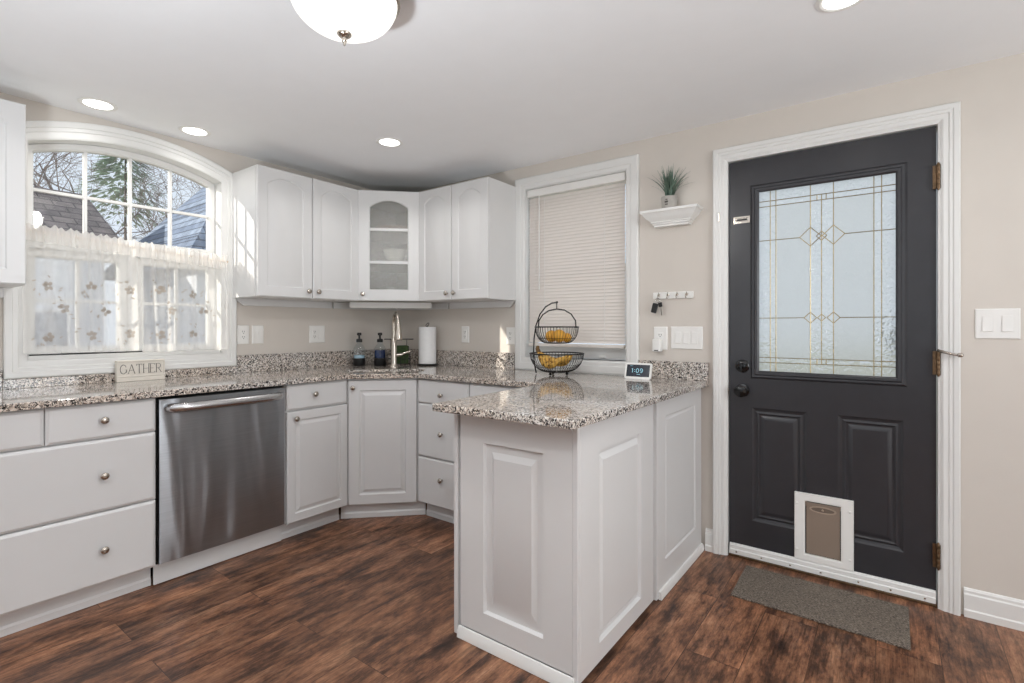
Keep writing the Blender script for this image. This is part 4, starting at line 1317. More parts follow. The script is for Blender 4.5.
# ------------------------------------------------------------------ curtain
def rod_z(y):
    return 1.672 + (y + 2.30) / 0.90 * (1.612 - 1.672)
XC = 0.048
o = MB().tube([(XC, -2.318, rod_z(-2.318)), (XC, -1.376, rod_z(-1.376))], 0.0055, 10)
o.tube([(0.0275, -2.312, rod_z(-2.312)), (XC, -2.312, rod_z(-2.312))], 0.004, 8); o.tube([(0.0275, -1.382, rod_z(-1.382)), (XC, -1.382, rod_z(-1.382))], 0.004, 8)
tag(o.build('curtain_rod', plain('cream_rod', srgb(214, 190, 166), 0.5), smooth=50), 'thin cream rod carrying the sheer cafe curtains', 'curtain rod')

def curtain(y0, y1, label, seed, zb):
    rnd = random.Random(seed)
    t = thing('cafe_curtain', label, 'curtain', group=None)
    ph = [rnd.uniform(0, 6.28) for _ in range(4)]
    def X_(y, v):    # v: 0 bottom .. 1 rod
        u = y * 6.283
        return XC + 0.004 + 0.014 * (0.5 + 0.5 * v) * sin(u * 7.3 + ph[0] + 1.6 * sin(u * 1.7)) + 0.011 * (0.4 + 0.6 * v) * sin(u * 13.1 + ph[1] + 1.3 * v + 2.0 * sin(u * 2.3 + ph[3])) + 0.006 * sin(u * 3.1 + ph[2]) * (1.2 - v) + 0.016 * (1 - v)
    nx, nz = 150, 28
    def sheet(za, zb_, fn, nz_):
        vs, fs = [], []
        for j in range(nz_ + 1):
            for i in range(nx + 1):
                y = y0 + (y1 - y0) * i / nx
                vs.append(fn(y, j / nz_))
        q = nx + 1
        for j in range(nz_):
            for i in range(nx):
                fs.append((j * q + i, j * q + i + 1, (j + 1) * q + i + 1, (j + 1) * q + i))
        return vs, fs
    m = MB()
    def body(y, v):
        zt = rod_z(y) - 0.008
        return (max(X_(y, v), 0.030), y, zb + (zt - zb) * v)
    vs, fs = sheet(0, 1, body, nz)
    m.add(vs, fs)
    m.cur = 1
    # embroidered sprigs: five-petalled flowers and leaves lying on the cloth
    def put(y, z, rr, ang, wd):
        n = 10
        zt = rod_z(y)
        v = (z - zb) / (zt - zb)
        pts = []
        for k in range(n):
            a = 2 * pi * k / n
            dy, dz = rr * cos(a), rr * wd * sin(a)
            yy = y + dy * cos(ang) - dz * sin(ang); zz = z + dy * sin(ang) + dz * cos(ang)
            if yy < y0 or yy > y1: return
            pts.append((max(X_(yy, v), 0.030) + 0.0015, yy, zz))
        m.add(pts, [tuple(range(n))])
    for row, zz in enumerate((1.155, 1.285, 1.415)):
        yy = y0 + 0.09 + (0.06 if row % 2 else 0)
        while yy < y1 - 0.03:
            zc = zz + rnd.uniform(-0.02, 0.02)
            for k in range(5):
                a = 2 * pi * k / 5 + rnd.random()
                put(yy + 0.014 * cos(a), zc + 0.014 * sin(a), 0.011, a, 0.8)
            for k in range(6):
                a = rnd.uniform(0, 6.28); r_ = rnd.uniform(0.04, 0.062)
                put(yy + r_ * cos(a), zc + r_ * sin(a), 0.008, a + 0.8, 0.45)
            yy += 0.165
    m.build('panel', [M['sheer'], M['embroid']], t, smooth=70)
    r = MB()
    def head(y, v):
        z = rod_z(y) - 0.052 + v * (0.082 + 0.006 * sin(y * 210 + ph[3]) + 0.004 * sin(y * 97))
        return (XC + 0.022 + 0.010 * sin(y * 6.283 * 17 + ph[1]) + 0.004 * sin(y * 6.283 * 41), y, z)
    vs, fs = sheet(0, 1, head, 5)
    r.add(vs, fs)
    r.build('ruffle', M['ruffle'], t, smooth=70)
    hm = MB()
    def hem(y, v):
        return (max(X_(y, v * 0.06), 0.030) + 0.002, y, zb + v * 0.035)
    vs, fs = sheet(0, 1, hem, 2)
    hm.add(vs, fs); hm.build('hem', M['sheer'], t, smooth=70)
curtain(-2.306, -1.842, 'sheer white embroidered cafe curtain panel nearer the cut-off wall cabinet', 3, 1.083)
curtain(-1.834, -1.392, 'sheer white embroidered cafe curtain panel nearer the two-door wall cabinet', 5, 1.072)

# ------------------------------------------------------------------ blind
def blind():
    t = thing('venetian_blind', 'closed ivory slatted blind in the tall window', 'blind')
    x0, x1 = 1.338, 2.052
    MB().box(x0, x1, -0.001, 0.040, 2.090, 2.139).build('headrail', M['plate'], t, smooth=0, bevel=0.003)
    s = MB()
    n = 46
    zt, zb = 2.084, 1.108
    for i in range(n):
        z = zt - (zt - zb) * (i + 0.5) / n
        th = radians(62)
        hw = 0.0140
        pts = []
        for k in range(4):
            u = -1 + 2 * k / 3
            bow = 0.003 * (1 - u * u)
            pts.append((0.020 + hw * u * cos(th) - bow, z + hw * u * sin(th)))
        pts2 = [(a + 0.0005, b) for a, b in reversed(pts)]
        s.prism(pts + pts2, 'x', x0 + 0.008, x1 - 0.008)
    s.build('slats', M['blind'], t, smooth=30)
    MB().box(x0 + 0.008, x1 - 0.008, 0.004, 0.030, 1.080, 1.100).build('bottom_rail', M['blind'], t, smooth=0, bevel=0.003)
    c = MB()
    for x in (1.475, 1.915):
        c.tube([(x, 0.0065, 2.088), (x, 0.0065, 1.098)], 0.0012, 6)
    c.build('ladder_cord', M['plate'], t, smooth=50)
    MB().tube([(1.435, 0.0025, 2.088), (1.436, 0.001, 1.46)], 0.0035, 8).build('tilt_wand', M['plate'], t, smooth=50)
    MB().tube([(1.40, 0.003, 2.088), (1.402, 0.001, 1.55)], 0.0012, 6).build('pull_cord', M['plate'], t, smooth=50)
blind()

# ------------------------------------------------------------------ wall plates
def plate(label, cat, name, loc, rz, w, h, gangs):
    """wall plate facing local -y; gangs: list of (x, kind)"""
    t = thing(name, label, cat, loc, rz)
    def r(off, y): return [(-w / 2 + off, y, -h / 2 + off), (w / 2 - off, y, -h / 2 + off), (w / 2 - off, y, h / 2 - off), (-w / 2 + off, y, h / 2 - off)]
    p = MB(); p.loops([r(0, -0.0005), r(0, -0.003), r(0.004, -0.006)])
    p.build('plate', M['plate'], t, smooth=20)
    for x, kind in gangs:
        if kind == 'outlet':
            o = MB()
            o.loops([[(x - 0.0165, -0.0062, -0.033), (x + 0.0165, -0.0062, -0.033), (x + 0.0165, -0.0062, 0.033), (x - 0.0165, -0.0062, 0.033)],
                     [(x - 0.016, -0.0085, -0.0325), (x + 0.016, -0.0085, -0.0325), (x + 0.016, -0.0085, 0.0325), (x - 0.016, -0.0085, 0.0325)]])
            oo = o.build('receptacle', M['plate'], t, smooth=20)
            s = MB()
            for zz in (-0.017, 0.017):
                s.box(x - 0.0075, x - 0.005, -0.0092, -0.0086, zz - 0.001, zz + 0.008)
                s.box(x + 0.005, x + 0.0075, -0.0092, -0.0086, zz - 0.001, zz + 0.007)
                s.lathe([(0.0026, -0.0086), (0.0026, -0.0092)], 10, (x, 0, zz - 0.008), 'y')
            s.build('slots', M['slot'], oo, smooth=0)
        elif kind == 'rocker':
            o = MB(); o.prism([(-0.0062, -0.033), (-0.0105, -0.032), (-0.0075, 0.0), (-0.0080, 0.032), (-0.0062, 0.033)], 'x', x - 0.0165, x + 0.0165)
            o.build('rocker', M['plate'], t, smooth=20, bevel=0.0008)
        elif kind == 'dimmer':
            MB().box(x - 0.0165, x + 0.0165, -0.0075, -0.0062, -0.033, 0.033).build('insert', M['plate'], t, smooth=0, bevel=0.0006)
            MB().box(x - 0.006, x + 0.006, -0.013, -0.0077, 0.004, 0.022).build('toggle', M['plate'], t, smooth=0, bevel=0.002)
    return t
XW = 0.0003
plate('white duplex outlet just beside the arched window casing', 'outlet', 'wall_outlet', (XW, -1.262, 1.160), PW, 0.074, 0.120, [(0, 'outlet')])
plate('white single switch beside the outlet near the arched window', 'light switch', 'light_switch', (XW, -1.168, 1.160), PW, 0.076, 0.120, [(0, 'dimmer')])
plate('white double plate of outlet and rocker under the two-door wall cabinet', 'outlet', 'outlet_switch_plate', (XW, -0.737, 1.157), PW, 0.122, 0.124, [(-0.023, 'outlet'), (0.023, 'rocker')])
plate('white duplex outlet between the paper towel and the sunlit patch', 'outlet', 'wall_outlet', (0.776, -0.0003, 1.153), 0, 0.074, 0.122, [(0, 'outlet')])
plate('white duplex outlet tight against the blind window casing', 'outlet', 'wall_outlet', (1.199, -0.0003, 1.147), 0, 0.074, 0.120, [(0, 'outlet')])
plate('white outlet holding a plug under the key rack', 'outlet', 'wall_outlet', (2.271, -0.0003, 1.145), 0, 0.080, 0.132, [(0, 'outlet')])
plate('white triple rocker switch plate below the key rack', 'light switch', 'light_switch', (2.419, -0.0003, 1.149), 0, 0.176, 0.126, [(-0.046, 'rocker'), (0, 'rocker'), (0.046, 'rocker')])
plate('white double rocker switch plate on the far side of the entry door', 'light switch', 'light_switch', (3.680, -0.0003, 1.223), 0, 0.136, 0.124, [(-0.030, 'rocker'), (0.030, 'rocker')])
# plug-in adapter
t = thing('plug_adapter', 'small white plug-in charger pushed into the outlet under the key rack', 'charger', (2.262, -0.0096, 1.105))
MB().box(-0.024, 0.024, -0.038, 0, -0.036, 0.036).build('housing', M['plate'], t, smooth=0, bevel=0.006, seg=3)
MB().box(-0.012, 0.012, -0.0385, -0.0372, -0.031, -0.026).build('port', M['slot'], t, smooth=0)

# ------------------------------------------------------------------ key rack and keys
t = thing('key_rack', 'white narrow board with four metal hooks beside the door', 'key rack', (2.345, -0.0005, 1.388))
MB().box(-0.115, 0.115, -0.014, 0, -0.019, 0.019).build('board', M['plate'], t, smooth=0, bevel=0.003)
for x in (-0.079, -0.026, 0.026, 0.079):
    h = MB(); h.lathe([(0.008, -0.0142), (0.008, -0.0165), (0.003, -0.018)], 14, (x, 0, 0.003), 'y')
    h.tube([(x, -0.016, 0.003), (x, -0.030, 0.000), (x, -0.036, -0.010), (x, -0.032, -0.017), (x, -0.026, -0.016)], 0.0024, 8)
    h.tube([(x, -0.018, 0.004), (x + 0.004, -0.030, 0.010), (x + 0.006, -0.036, 0.015)], 0.0024, 8)
    h.build('hook', M['nickel'], t, smooth=50)
t = thing('car_keys', 'black key fob and metal key hanging from the first hook of the rack', 'keys', (2.266, -0.034, 1.372))
k = MB(); k.tube([(0.012 * cos(2 * pi * i / 20), 0.0, -0.011 + 0.012 * sin(2 * pi * i / 20)) for i in range(20)], 0.0018, 6, closed=True)
k.build('key_ring', M['chrome'], t, smooth=60)
k = MB(); k.box(-0.016, 0.016, -0.007, 0.007, -0.085, -0.028)
k.xf(Matrix.Translation((-0.004, 0, 0)) @ Matrix.Rotation(0.25, 4, 'Y')); k.build('fob', M['black'], t, smooth=0, bevel=0.005, seg=3)
k = MB(); k.box(-0.011, 0.011, -0.003, 0.003, -0.050, -0.024)
k.xf(Matrix.Translation((0.013, -0.009, 0)) @ Matrix.Rotation(-0.15, 4, 'Y')); k.build('key_head', M['black'], t, smooth=0, bevel=0.002)
k = MB(); k.box(-0.0035, 0.0035, -0.001, 0.001, -0.098, -0.051)
k.xf(Matrix.Translation((0.013, -0.009, 0)) @ Matrix.Rotation(-0.15, 4, 'Y')); k.build('key_blade', M['chrome'], t, smooth=0)

# ------------------------------------------------------------------ wall shelf + plant
def shelf():
    zt = 1.862
    # crown-moulding ledge: outline shrinks downwards on three sides
    prof = [(0.0, 0.0), (0.0, -0.014), (-0.006, -0.016), (-0.010, -0.020), (-0.018, -0.032), (-0.028, -0.044), (-0.040, -0.054), (-0.046, -0.060), (-0.046, -0.066), (-0.054, -0.069), (-0.054, -0.075), (-0.062, -0.080), (-0.062, -0.088)]
    x0, x1, dpt = 2.190, 2.508, 0.112
    L = []
    for off, dz in prof:
        L.append([(x0 - off, -0.0005, zt + dz), (x1 + off, -0.0005, zt + dz), (x1 + off, -dpt - off, zt + dz), (x0 - off, -dpt - off, zt + dz)])
    tag(MB().loops(L).build('wall_shelf', M['trim'], smooth=25), 'small white crown-moulding ledge on the wall beside the door', 'shelf')
    t = thing('potted_plant', 'spiky grey-green grass plant in a small concrete pot on the ledge', 'plant', (2.342, -0.060, zt + 0.0006))
    MB().lathe([(0.038, 0), (0.040, 0.002), (0.043, 0.066), (0.042, 0.068), (0.039, 0.068), (0.037, 0.058), (0.002, 0.057)], 24).build('pot', M['pot'], t, smooth=40)
    m = MB(); m.box(-0.008, 0.006, -0.0435, -0.0405, 0.018, 0.024); m.box(-0.010, 0.008, -0.0440, -0.0405, 0.030, 0.040); m.box(-0.006, 0.005, -0.0445, -0.0405, 0.045, 0.050)
    m.build('pot_marking', M['ink'], t, smooth=0)
    f = MB(); rnd = random.Random(11)
    for k in range(95):
        a = rnd.uniform(0, 2 * pi); tilt = abs(rnd.gauss(0.45, 0.5)); ln_ = rnd.uniform(0.12, 0.185)
        if tilt > 1.25: tilt = 1.25
        p = Vector((rnd.uniform(-0.018, 0.018), rnd.uniform(-0.018, 0.018), 0.058))
        n = 5; pts = []
        for i in range(n + 1):
            pts.append(p.copy())
            tt = tilt * (0.45 + 0.85 * i / n)
            d = Vector((sin(tt) * cos(a), sin(tt) * sin(a), cos(tt)))
            p = p + d * (ln_ / n)
            if p.y > 0.052: p.y = 0.052
        side = Vector((-sin(a), cos(a), 0))
        vs, fs = [], []
        for i, q in enumerate(pts):
            w_ = 0.0042 * (1 - (i / n) ** 2 * 0.95)
            vs += [q - side * w_, q + Vector((0, 0, 0.0)) + Vector((cos(a), sin(a), 0)) * -0.001, q + side * w_]
        for i in range(n):
            b = i * 3
            fs += [(b, b + 1, b + 4, b + 3), (b + 1, b + 2, b + 5, b + 4)]
        f.add(vs, fs)
    f.build('foliage', M['leaf'], t, smooth=60)
shelf()

# ------------------------------------------------------------------ fruit basket
def fruit_basket():
    cx, cy = 1.700, -0.205
    t = thing('fruit_basket', 'two-tier dark wire fruit basket on the counter below the blind', 'basket', (cx, cy, CT1 + 0.0005))
    def wire_bowl(name, z0, r0, r1, h, nv, c=(0, 0)):
        m = MB()
        def rr(v): return r0 + (r1 - r0) * sqrt(1 - (1 - v) ** 2)
        for k in range(nv):
            a = 2 * pi * k / nv
            m.tube([(c[0] + rr(v) * cos(a), c[1] + rr(v) * sin(a), z0 + h * v) for v in (0.0, 0.02, 0.07, 0.15, 0.27, 0.45, 0.7, 1.0)], 0.0012, 5)
        for v, w in ((0.0, 0.002), (0.3, 0.0012), (1.0, 0.0042)):
            m.tube([(c[0] + rr(v) * cos(2 * pi * k / 40), c[1] + rr(v) * sin(2 * pi * k / 40), z0 + h * v) for k in range(40)], w, 7, closed=True)
        for k in range(6):
            a = pi * k / 6
            m.tube([(c[0] + r0 * cos(a), c[1] + r0 * sin(a), z0), (c[0] - r0 * cos(a), c[1] - r0 * sin(a), z0)], 0.0012, 5)
        return m.build(name, M['wire'], t, smooth=60)
    wire_bowl('lower_bowl', 0.018, 0.055, 0.163, 0.112, 52)
    wire_bowl('upper_bowl', 0.193, 0.062, 0.132, 0.098, 44)
    for a in (0.4, 2.5, 4.6):
        MB().sphere((0.062 * cos(a), 0.062 * sin(a), 0.009), 0.009, 10, 6).build('foot', M['wire'], t, smooth=60)
    # arm and hoop lie in the plane across the view
    ux, uy = cos(radians(36)), sin(radians(36))
    ux, uy = 1.0, 0.0
    P = lambda s, z: (s * ux, s * uy, z)
    MB().tube([P(-0.150, 0.004), P(-0.164, 0.06), P(-0.170, 0.13), P(-0.166, 0.22), P(-0.152, 0.30), P(-0.122, 0.370), P(-0.080, 0.415), P(-0.035, 0.437), P(0.002, 0.440)], 0.0042, 8).build('stem', M['wire'], t, smooth=60)
    h = MB(); h.tube([P(-0.133, 0.292), P(-0.130, 0.330), P(-0.100, 0.368), P(-0.055, 0.392), P(0, 0.400), P(0.055, 0.392), P(0.100, 0.368), P(0.130, 0.328), P(0.133, 0.291)], 0.004, 8)
    h.tube([P(0, 0.440), P(0, 0.402)], 0.0035, 8); h.sphere(P(0.002, 0.441), 0.007, 10, 6)
    h.sphere(P(-0.133, 0.292), 0.007, 8, 6); h.sphere(P(0.133, 0.291), 0.007, 8, 6)
    h.build('hanger', M['wire'], t, smooth=60)
    z0 = CT1 + 0.0005
    for i, (dx, dy, r, lb) in enumerate(((-0.045, 0.01, 0.038, 'orange in the upper basket nearer the stem'), (0.030, -0.02, 0.041, 'largest orange in the middle of the upper basket'), (0.052, 0.032, 0.030, 'orange in the upper basket half hidden behind the largest one'))):
        ob = thing('orange', lb, 'orange', (cx + dx, cy + dy, z0 + 0.196 + r))
        MB().sphere((0, 0, 0), r, 20, 14, (1, 1, 0.95)).build('fruit', M['orange'], ob, smooth=80)
        MB().lathe([(0.004, r * 0.94), (0.003, r * 0.965), (0.001, r * 0.97)], 8).build('stem_end', M['bark'], ob, smooth=40)
    bt = thing('banana_bunch', 'bunch of ripe spotted bananas in the lower basket', 'bananas', (cx, cy, z0 + 0.03))
    # stem cluster at upper left, fingers fanning down and right
    stem = Vector((-0.115, -0.03, 0.112))
    for i, (ey, ez, mz, ex) in enumerate(((-0.078, 0.072, 0.020, 0.075), (-0.032, 0.096, 0.050, 0.105), (0.022, 0.094, 0.045, 0.100), (0.066, 0.074, 0.03, 0.065))):
        end = Vector((ex, ey, ez))
        midp = Vector((-0.02, ey * 1.1, mz - 0.045))
        pts = []
        n = 12
        for k in range(n + 1):
            s = k / n
            p = stem * (1 - s) ** 2 + midp * 2 * s * (1 - s) + end * s * s
            pts.append(p)
        rad = [0.007, 0.011, 0.017, 0.0200, 0.0212, 0.022, 0.022, 0.0216, 0.0205, 0.0185, 0.0145, 0.009, 0.004]
        MB().tube(pts, rad, 10).build('banana', M['banana'], bt, smooth=60)
    MB().tube([stem + Vector((0.008, 0.002, -0.012)), stem, stem + Vector((-0.004, -0.002, 0.016)), stem + Vector((0.0, -0.004, 0.032))], [0.013, 0.014, 0.012, 0.009], 10).build('crown', plain('banana_crown', srgb(110, 84, 52), 0.8, noise=0.3, nscale=60), bt, smooth=50)
fruit_basket()

# ------------------------------------------------------------------ smart display
def display():
    t = thing('smart_display', 'small white smart display showing 1:09 on the counter', 'display', (2.192, -0.125, CT1 + 0.0005), radians(4))
    w, h = 0.152, 0.088
    tilt = 0.030
    b = MB()
    fr = lambda o, y, z: (o, y, z)
    # wedge body: slanted front plate, rounded back
    secs = []
    for dy, s, zs in ((0.0, 1.0, 1.0), (0.012, 1.0, 1.0), (0.045, 0.80, 0.86), (0.075, 0.62, 0.62)):
        hw = w / 2 * s; hh = h * zs
        n = 6; r = 0.012
        pts = []
        for (cx_, cz_, a0) in ((hw - r, r, -90), (hw - r, hh - r, 0), (-hw + r, hh - r, 90), (-hw + r, r, 180)):
            for k in range(n + 1):
                a = radians(a0 + 90 * k / n)
                z = cz_ + r * sin(a)
                pts.append((cx_ + r * cos(a), -0.030 + dy + z / h * tilt * (1 - dy / 0.09), z))
        secs.append(pts)
    b.loops(secs)
    b.build('housing', M['plate'], t, smooth=45)
    ang = math.atan2(tilt, h)
    R = Matrix.Translation((0, -0.0305, 0)) @ Matrix.Rotation(-ang, 4, 'X')
    s = MB(); s.box(-0.066, 0.066, -0.0008, 0.0, 0.014, 0.083); s.xf(R)
    so = s.build('screen', M['screen'], t, smooth=0)
    # digits 1:09
    d = MB()
    def seg(x0, z0, x1, z1, th=0.0013):
        d.tube([(x0, -0.0018, z0), (x1, -0.0018, z1)], th, 6)
    zb, zt_ = 0.037, 0.060
    seg(-0.031, zb, -0.031, zt_); seg(-0.031, zt_, -0.036, zt_ - 0.004)
    d.sphere((-0.0185, -0.0018, zb + 0.006), 0.002, 8, 6); d.sphere((-0.0185, -0.0018, zt_ - 0.006), 0.002, 8, 6)
    def oval(cx_, cz_, a, b_): d.tube([(cx_ + a * cos(2 * pi * k / 20), -0.0018, cz_ + b_ * sin(2 * pi * k / 20)) for k in range(20)], 0.0012, 6, closed=True)
    oval(-0.003, (zb + zt_) / 2, 0.007, (zt_ - zb) / 2)
    oval(0.019, zt_ - 0.007, 0.007, 0.007); d.tube([(0.026, -0.0018, zt_ - 0.007), (0.0255, -0.0018, zb + 0.007), (0.021, -0.0018, zb), (0.014, -0.0018, zb + 0.001)], 0.0012, 6)
    for x in (-0.046, -0.041, -0.036): d.box(x, x + 0.003, -0.0016, -0.0009, 0.075, 0.0765)
    d.box(-0.006, 0.014, -0.0016, -0.0009, 0.027, 0.0285)
    d.xf(R)
    d.build('digits', M['digits'], so, smooth=50)
display()

# ------------------------------------------------------------------ door mat
t = MB()
t.add([(2.745, -0.085, 0.001), (3.392, -0.085, 0.001), (3.392, -0.440, 0.001), (2.752, -0.428, 0.001), (2.745, -0.085, 0.009), (3.392, -0.085, 0.009), (3.392, -0.440, 0.009), (2.752, -0.428, 0.009)],
      [(0, 1, 2, 3), (7, 6, 5, 4), (0, 4, 5, 1), (1, 5, 6, 2), (2, 6, 7, 3), (3, 7, 4, 0)])
tag(t.build('doormat', M['rug'], smooth=0, bevel=0.002), 'thin grey-brown ribbed doormat before the entry door', 'doormat')

# ------------------------------------------------------------------ ceiling lights
def ceiling_lamp():
    lx, ly = 1.965, -1.892
    t = thing('ceiling_lamp', 'flush ceiling lamp with white glass bowl and nickel finial', 'ceiling lamp', (lx, ly, 0))
    MB().lathe([(0.138, H - 0.0005), (0.156, H - 0.012), (0.162, H - 0.045), (0.170, H - 0.060), (0.171, H - 0.072), (0.165, H - 0.076), (0.152, H - 0.074)], 48, close=False).build('canopy', M['nickel'], t, smooth=50)
    prof = []
    for k in range(15):
        a = radians(90 * k / 14)
        prof.append((max(0.004, 0.162 * cos(a)), H - 0.070 - 0.108 * sin(a)))
    MB().lathe(prof, 48, close=False).build('glass_bowl', M['lamp_glow'], t, smooth=80)
    zb = H - 0.178
    MB().lathe([(0.004, zb - 0.0005), (0.022, zb - 0.001), (0.022, zb - 0.006), (0.016, zb - 0.012), (0.007, zb - 0.016), (0.006, zb - 0.022), (0.008, zb - 0.026), (0.004, zb - 0.031), (0.0045, zb - 0.035), (0.002, zb - 0.039)], 20).build('finial', M['nickel'], t, smooth=50)
    add_light('ceiling_lamp_light', 'SPOT', (lx, ly, H - 0.235), energy=18, color=(1.0, 0.98, 0.96), spot_size=radians(180), spot_blend=0.04, shadow_soft_size=0.08)
ceiling_lamp()

def downlight(x, y, label, energy=4, beam=150, soft=0.05):
    t = thing('recessed_light', label, 'recessed light', (x, y, H))
    MB().lathe([(0.078, -0.0005), (0.078, -0.003), (0.066, -0.006), (0.058, -0.003), (0.058, -0.0005)], 36, close=False).build('trim_ring', M['plate'], t, smooth=30)
    MB().lathe([(0.0575, -0.0035), (0.03, -0.0042), (0.001, -0.0045)], 36).build('lens', M['downlight_glow'], t, smooth=60)
    add_light('recessed_light_beam', 'SPOT', (x, y, H - 0.02), energy=energy, color=(1.0, 0.97, 0.93), spot_size=radians(beam), spot_blend=0.6 if beam > 130 else 0.3, shadow_soft_size=soft)
downlight(0.206, -2.059, 'round recessed light above the arched window, nearer the cut-off cabinet')
downlight(0.209, -1.625, 'round recessed light above the arched window, nearer the two-door cabinet')
downlight(0.947, -0.863, 'round recessed light over the sink corner', 7)
downlight(3.204, -0.840, 'round recessed light in front of the entry door')
downlight(3.40, -2.75, 'assumed unseen round recessed light above the open floor behind the peninsula', 42, 122, 0.035)  # unseen lamp, assumed from the shadow under the counter overhang
downlight(1.00, -3.60, 'assumed unseen round recessed light over the far end of the kitchen', 4)  # unseen lamp, assumed to add to the room light

for i, (tx, ty, _te) in enumerate(FILL_UPLIGHTS):  # made-up stands, out of view, carrying the added ceiling fill light
    t = thing('added_fill_lamp', ('added unseen fill light, low black uplight on the floor behind the peninsula end' if i == 0 else 'added unseen fill light, low black uplight by the added window opposite the arched one'), 'floor lamp', (tx, ty, 0.001))
    MB().lathe([(0.14, 0), (0.145, 0.008), (0.13, 0.02), (0.02, 0.03)], 32).build('base', M['black'], t, smooth=40)
    MB().tube([(0, 0, 0.025), (0, 0, 0.80)], 0.012, 12).build('pole', M['black'], t, smooth=50)
    MB().lathe([(0.02, 0.78), (0.07, 0.805), (0.13, 0.855), (0.155, 0.885), (0.151, 0.885), (0.126, 0.858), (0.065, 0.812), (0.012, 0.795)], 36, close=False).build('lamp_shade', M['black'], t, smooth=50)

# ------------------------------------------------------------------ outdoors
GZ = -0.6
o = MB().box(-40, 40, -40, 40, GZ - 0.1, GZ).build('ground', M['lawn'], smooth=0); struct(o, 'winter lawn outside', 'ground')

def house(name, label, x0, x1, y0, y1, zw, zr, over, roof, hip, sid):
    """ridge along y; hip: inset of ridge ends"""
    t = thing(name, label, 'house', (0, 0, GZ))
    zw -= GZ; zr -= GZ
    MB().box(x0, x1, y0, y1, 0.0, zw).build('walls', sid, t, smooth=0)
    xm = (x0 + x1) / 2
    a = [(x0 - over, y0 - over, zw - 0.1), (x1 + over, y0 - over, zw - 0.1), (x1 + over, y1 + over, zw - 0.1), (x0 - over, y1 + over, zw - 0.1), (xm, y0 - over + hip, zr), (xm, y1 + over - hip, zr)]
    b = [(p[0], p[1], p[2] + 0.08) for p in a]
    MB().add(a + b, [(6, 7, 10), (7, 8, 11, 10), (8, 9, 11), (9, 6, 10, 11), (0, 4, 1), (1, 4, 5, 2), (2, 5, 3), (3, 5, 4, 0), (0, 1, 7, 6), (1, 2, 8, 7), (2, 3, 9, 8), (3, 0, 6, 9)]).build('roof', roof, t, smooth=0)
    return t
t = house('neighbour_house', 'neighbouring house with weathered brown shingle roof beyond the window', -12.0, -8.0, -5.0, 0.12, 2.75, 3.85, 0.22, M['roof_brown'], 0.0, M['siding'])
for y in (-1.9, -0.7):
    f = MB().box(-7.998, -7.95, y - 0.35, y + 0.35, 1.0 - GZ - 0.6, 2.0 - GZ - 0.5).build('window', M['trim'], t, smooth=0)
    MB().box(-7.949, -7.945, y - 0.3, y + 0.3, 1.05 - GZ - 0.6, 1.95 - GZ - 0.5).build('pane', M['roof_blue'], f, smooth=0)
t = house('neighbour_house', 'neighbouring house with blue-grey shingle roof beyond the window', -10.5, -6.5, 1.05, 6.0, 2.35, 5.0, 0.3, M['roof_blue'], 2.0, M['siding'])
f = MB().box(-6.498, -6.45, 1.8, 2.6, 1.2, 2.3).build('window', M['trim'], t, smooth=0)
MB().box(-6.449, -6.445, 1.87, 2.53, 1.27, 2.23).build('pane', M['roof_brown'], f, smooth=0)
o = MB().box(-5.6, -5.45, -3.5, 3.5, GZ + 0.001, 0.75)
o.box(-5.63, -5.42, -3.5, 3.5, 0.75, 0.86)
tag(o.build('garden_wall', M['brickred'], smooth=0), 'low reddish garden wall outside the arched window', 'wall')

def tree(x, y, h, seed, label):
    rnd = random.Random(seed)
    t = thing('bare_tree', label, 'tree', (x, y, GZ))
    tr = MB(); br = MB()
    def grow(mb, p, d, ln_, r, depth):
        n = 4
        pts = [p.copy()]; rs = [r]
        for i in range(n):
            d = (d + Vector((rnd.uniform(-.22, .22), rnd.uniform(-.22, .22), rnd.uniform(-.12, .2)))).normalized()
            p = p + d * (ln_ / n)
            pts.append(p.copy()); rs.append(r * (1 - 0.45 * (i + 1) / n))
        mb.tube(pts, rs, 5 if depth < 2 else 4, cap=False)
        if depth >= 6: return
        k = 3 if depth < 5 else 2
        for j in range(k):
            q = pts[rnd.choice((2, 3, 4))]
            ax = Vector((rnd.uniform(-1, 1), rnd.uniform(-1, 1), rnd.uniform(-.4, .6))).normalized()
            nd = (d * 0.75 + ax * 0.85).normalized()
            grow(br, q, nd, ln_ * rnd.uniform(0.6, 0.8), max(0.0045, r * 0.5), depth + 1)
    grow(tr, Vector((0, 0, 0)), Vector((0, 0, 1)), h * 0.42, 0.11, 0)
    tr.build('trunk', M['bark'], t, smooth=60)
    br.build('branches', M['bark'], t, smooth=60)
tree(-13.4, 0.7, 8.0, 21, 'bare tree behind the brown roof beyond the window')
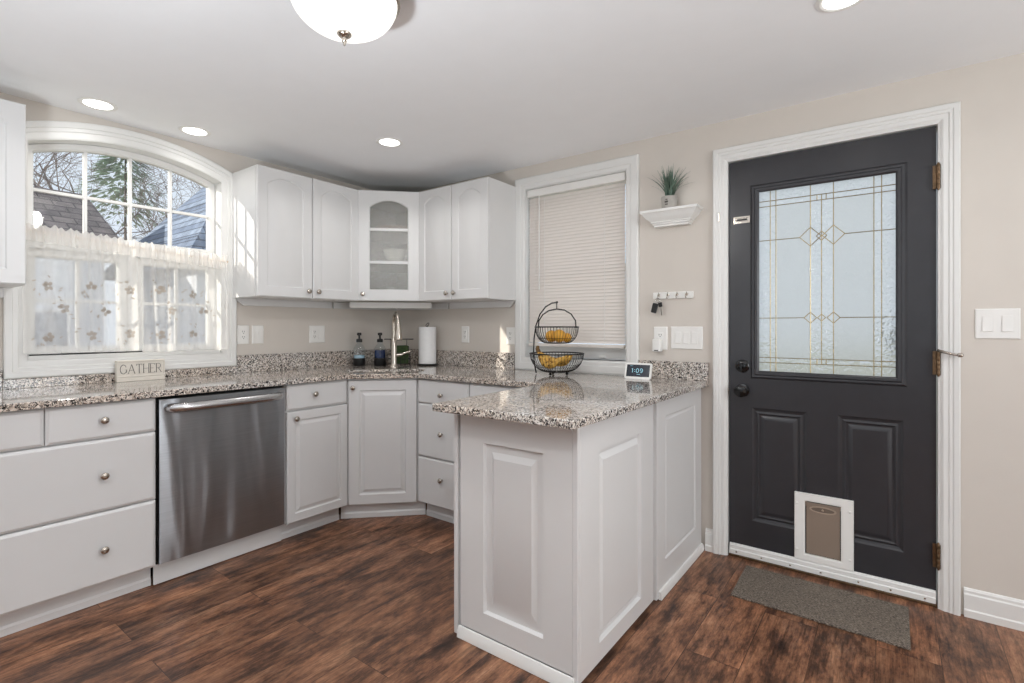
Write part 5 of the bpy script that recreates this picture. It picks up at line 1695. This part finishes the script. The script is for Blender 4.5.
tree(-21.5, 2.2, 10.5, 22, 'tall bare tree behind the gap between the neighbouring roofs')
tree(-15.2, 3.6, 8.5, 29, 'bare tree behind the blue-grey roof beyond the window')
def evergreen(x, y, z0, z1, rad, label):
    rnd = random.Random(5)
    t = thing('evergreen_tree', label, 'tree', (x, y, GZ))
    MB().tube([(0, 0, 0), (0, 0, z1 - GZ - 0.3)], [0.10, 0.02], 7).build('trunk', M['bark'], t, smooth=60)
    f = MB()
    for k in range(1500):
        v = rnd.random() ** 0.8
        z = z0 - GZ + (z1 - z0) * v
        r = rad * (1 - v) * rnd.uniform(0.3, 1.0) + 0.05
        a = rnd.uniform(0, 6.28)
        p = Vector((r * cos(a), r * sin(a), z)); d = Vector((cos(a), sin(a), -0.35)).normalized() * 0.35
        s = Vector((-sin(a), cos(a), 0.1)) * 0.07
        f.add([p - s, p + d * 0.6 - s * 0.6, p + d, p + d * 0.6 + s * 0.6, p + s], [(0, 1, 2, 3, 4)])
    f.build('needles', M['evergreen'], t, smooth=0)
evergreen(-24.5, 5.25, 6.0, 10.0, 2.3, 'grey-green evergreen far beyond the arched window')
# dark shrub dimly seen through the door glass
t = thing('dark_shrub', 'dark shrub standing outside the entry door glass', 'shrub', (3.55, 1.35, GZ))
MB().tube([(0, 0, 0), (0, 0, 1.5)], [0.03, 0.02], 7).build('stem', M['bark'], t, smooth=50)
f = MB(); rnd = random.Random(4)
for k in range(260):
    a = rnd.uniform(0, 6.28); b = rnd.uniform(-1, 1); r = 0.22 * rnd.random() ** 0.4
    c_ = Vector((r * cos(a) * sqrt(1 - b * b), r * sin(a) * sqrt(1 - b * b), 1.72 + r * b * 1.1))
    e1 = Vector((rnd.uniform(-1, 1), rnd.uniform(-1, 1), rnd.uniform(-1, 1))).normalized() * 0.05
    e2 = e1.cross(Vector((rnd.uniform(-1, 1), rnd.uniform(-1, 1), 1))).normalized() * 0.022
    f.add([c_ - e1, c_ + e2, c_ + e1, c_ - e2], [(0, 1, 2, 3)])
f.build('leaves', M['deadleaf'], t, smooth=0)
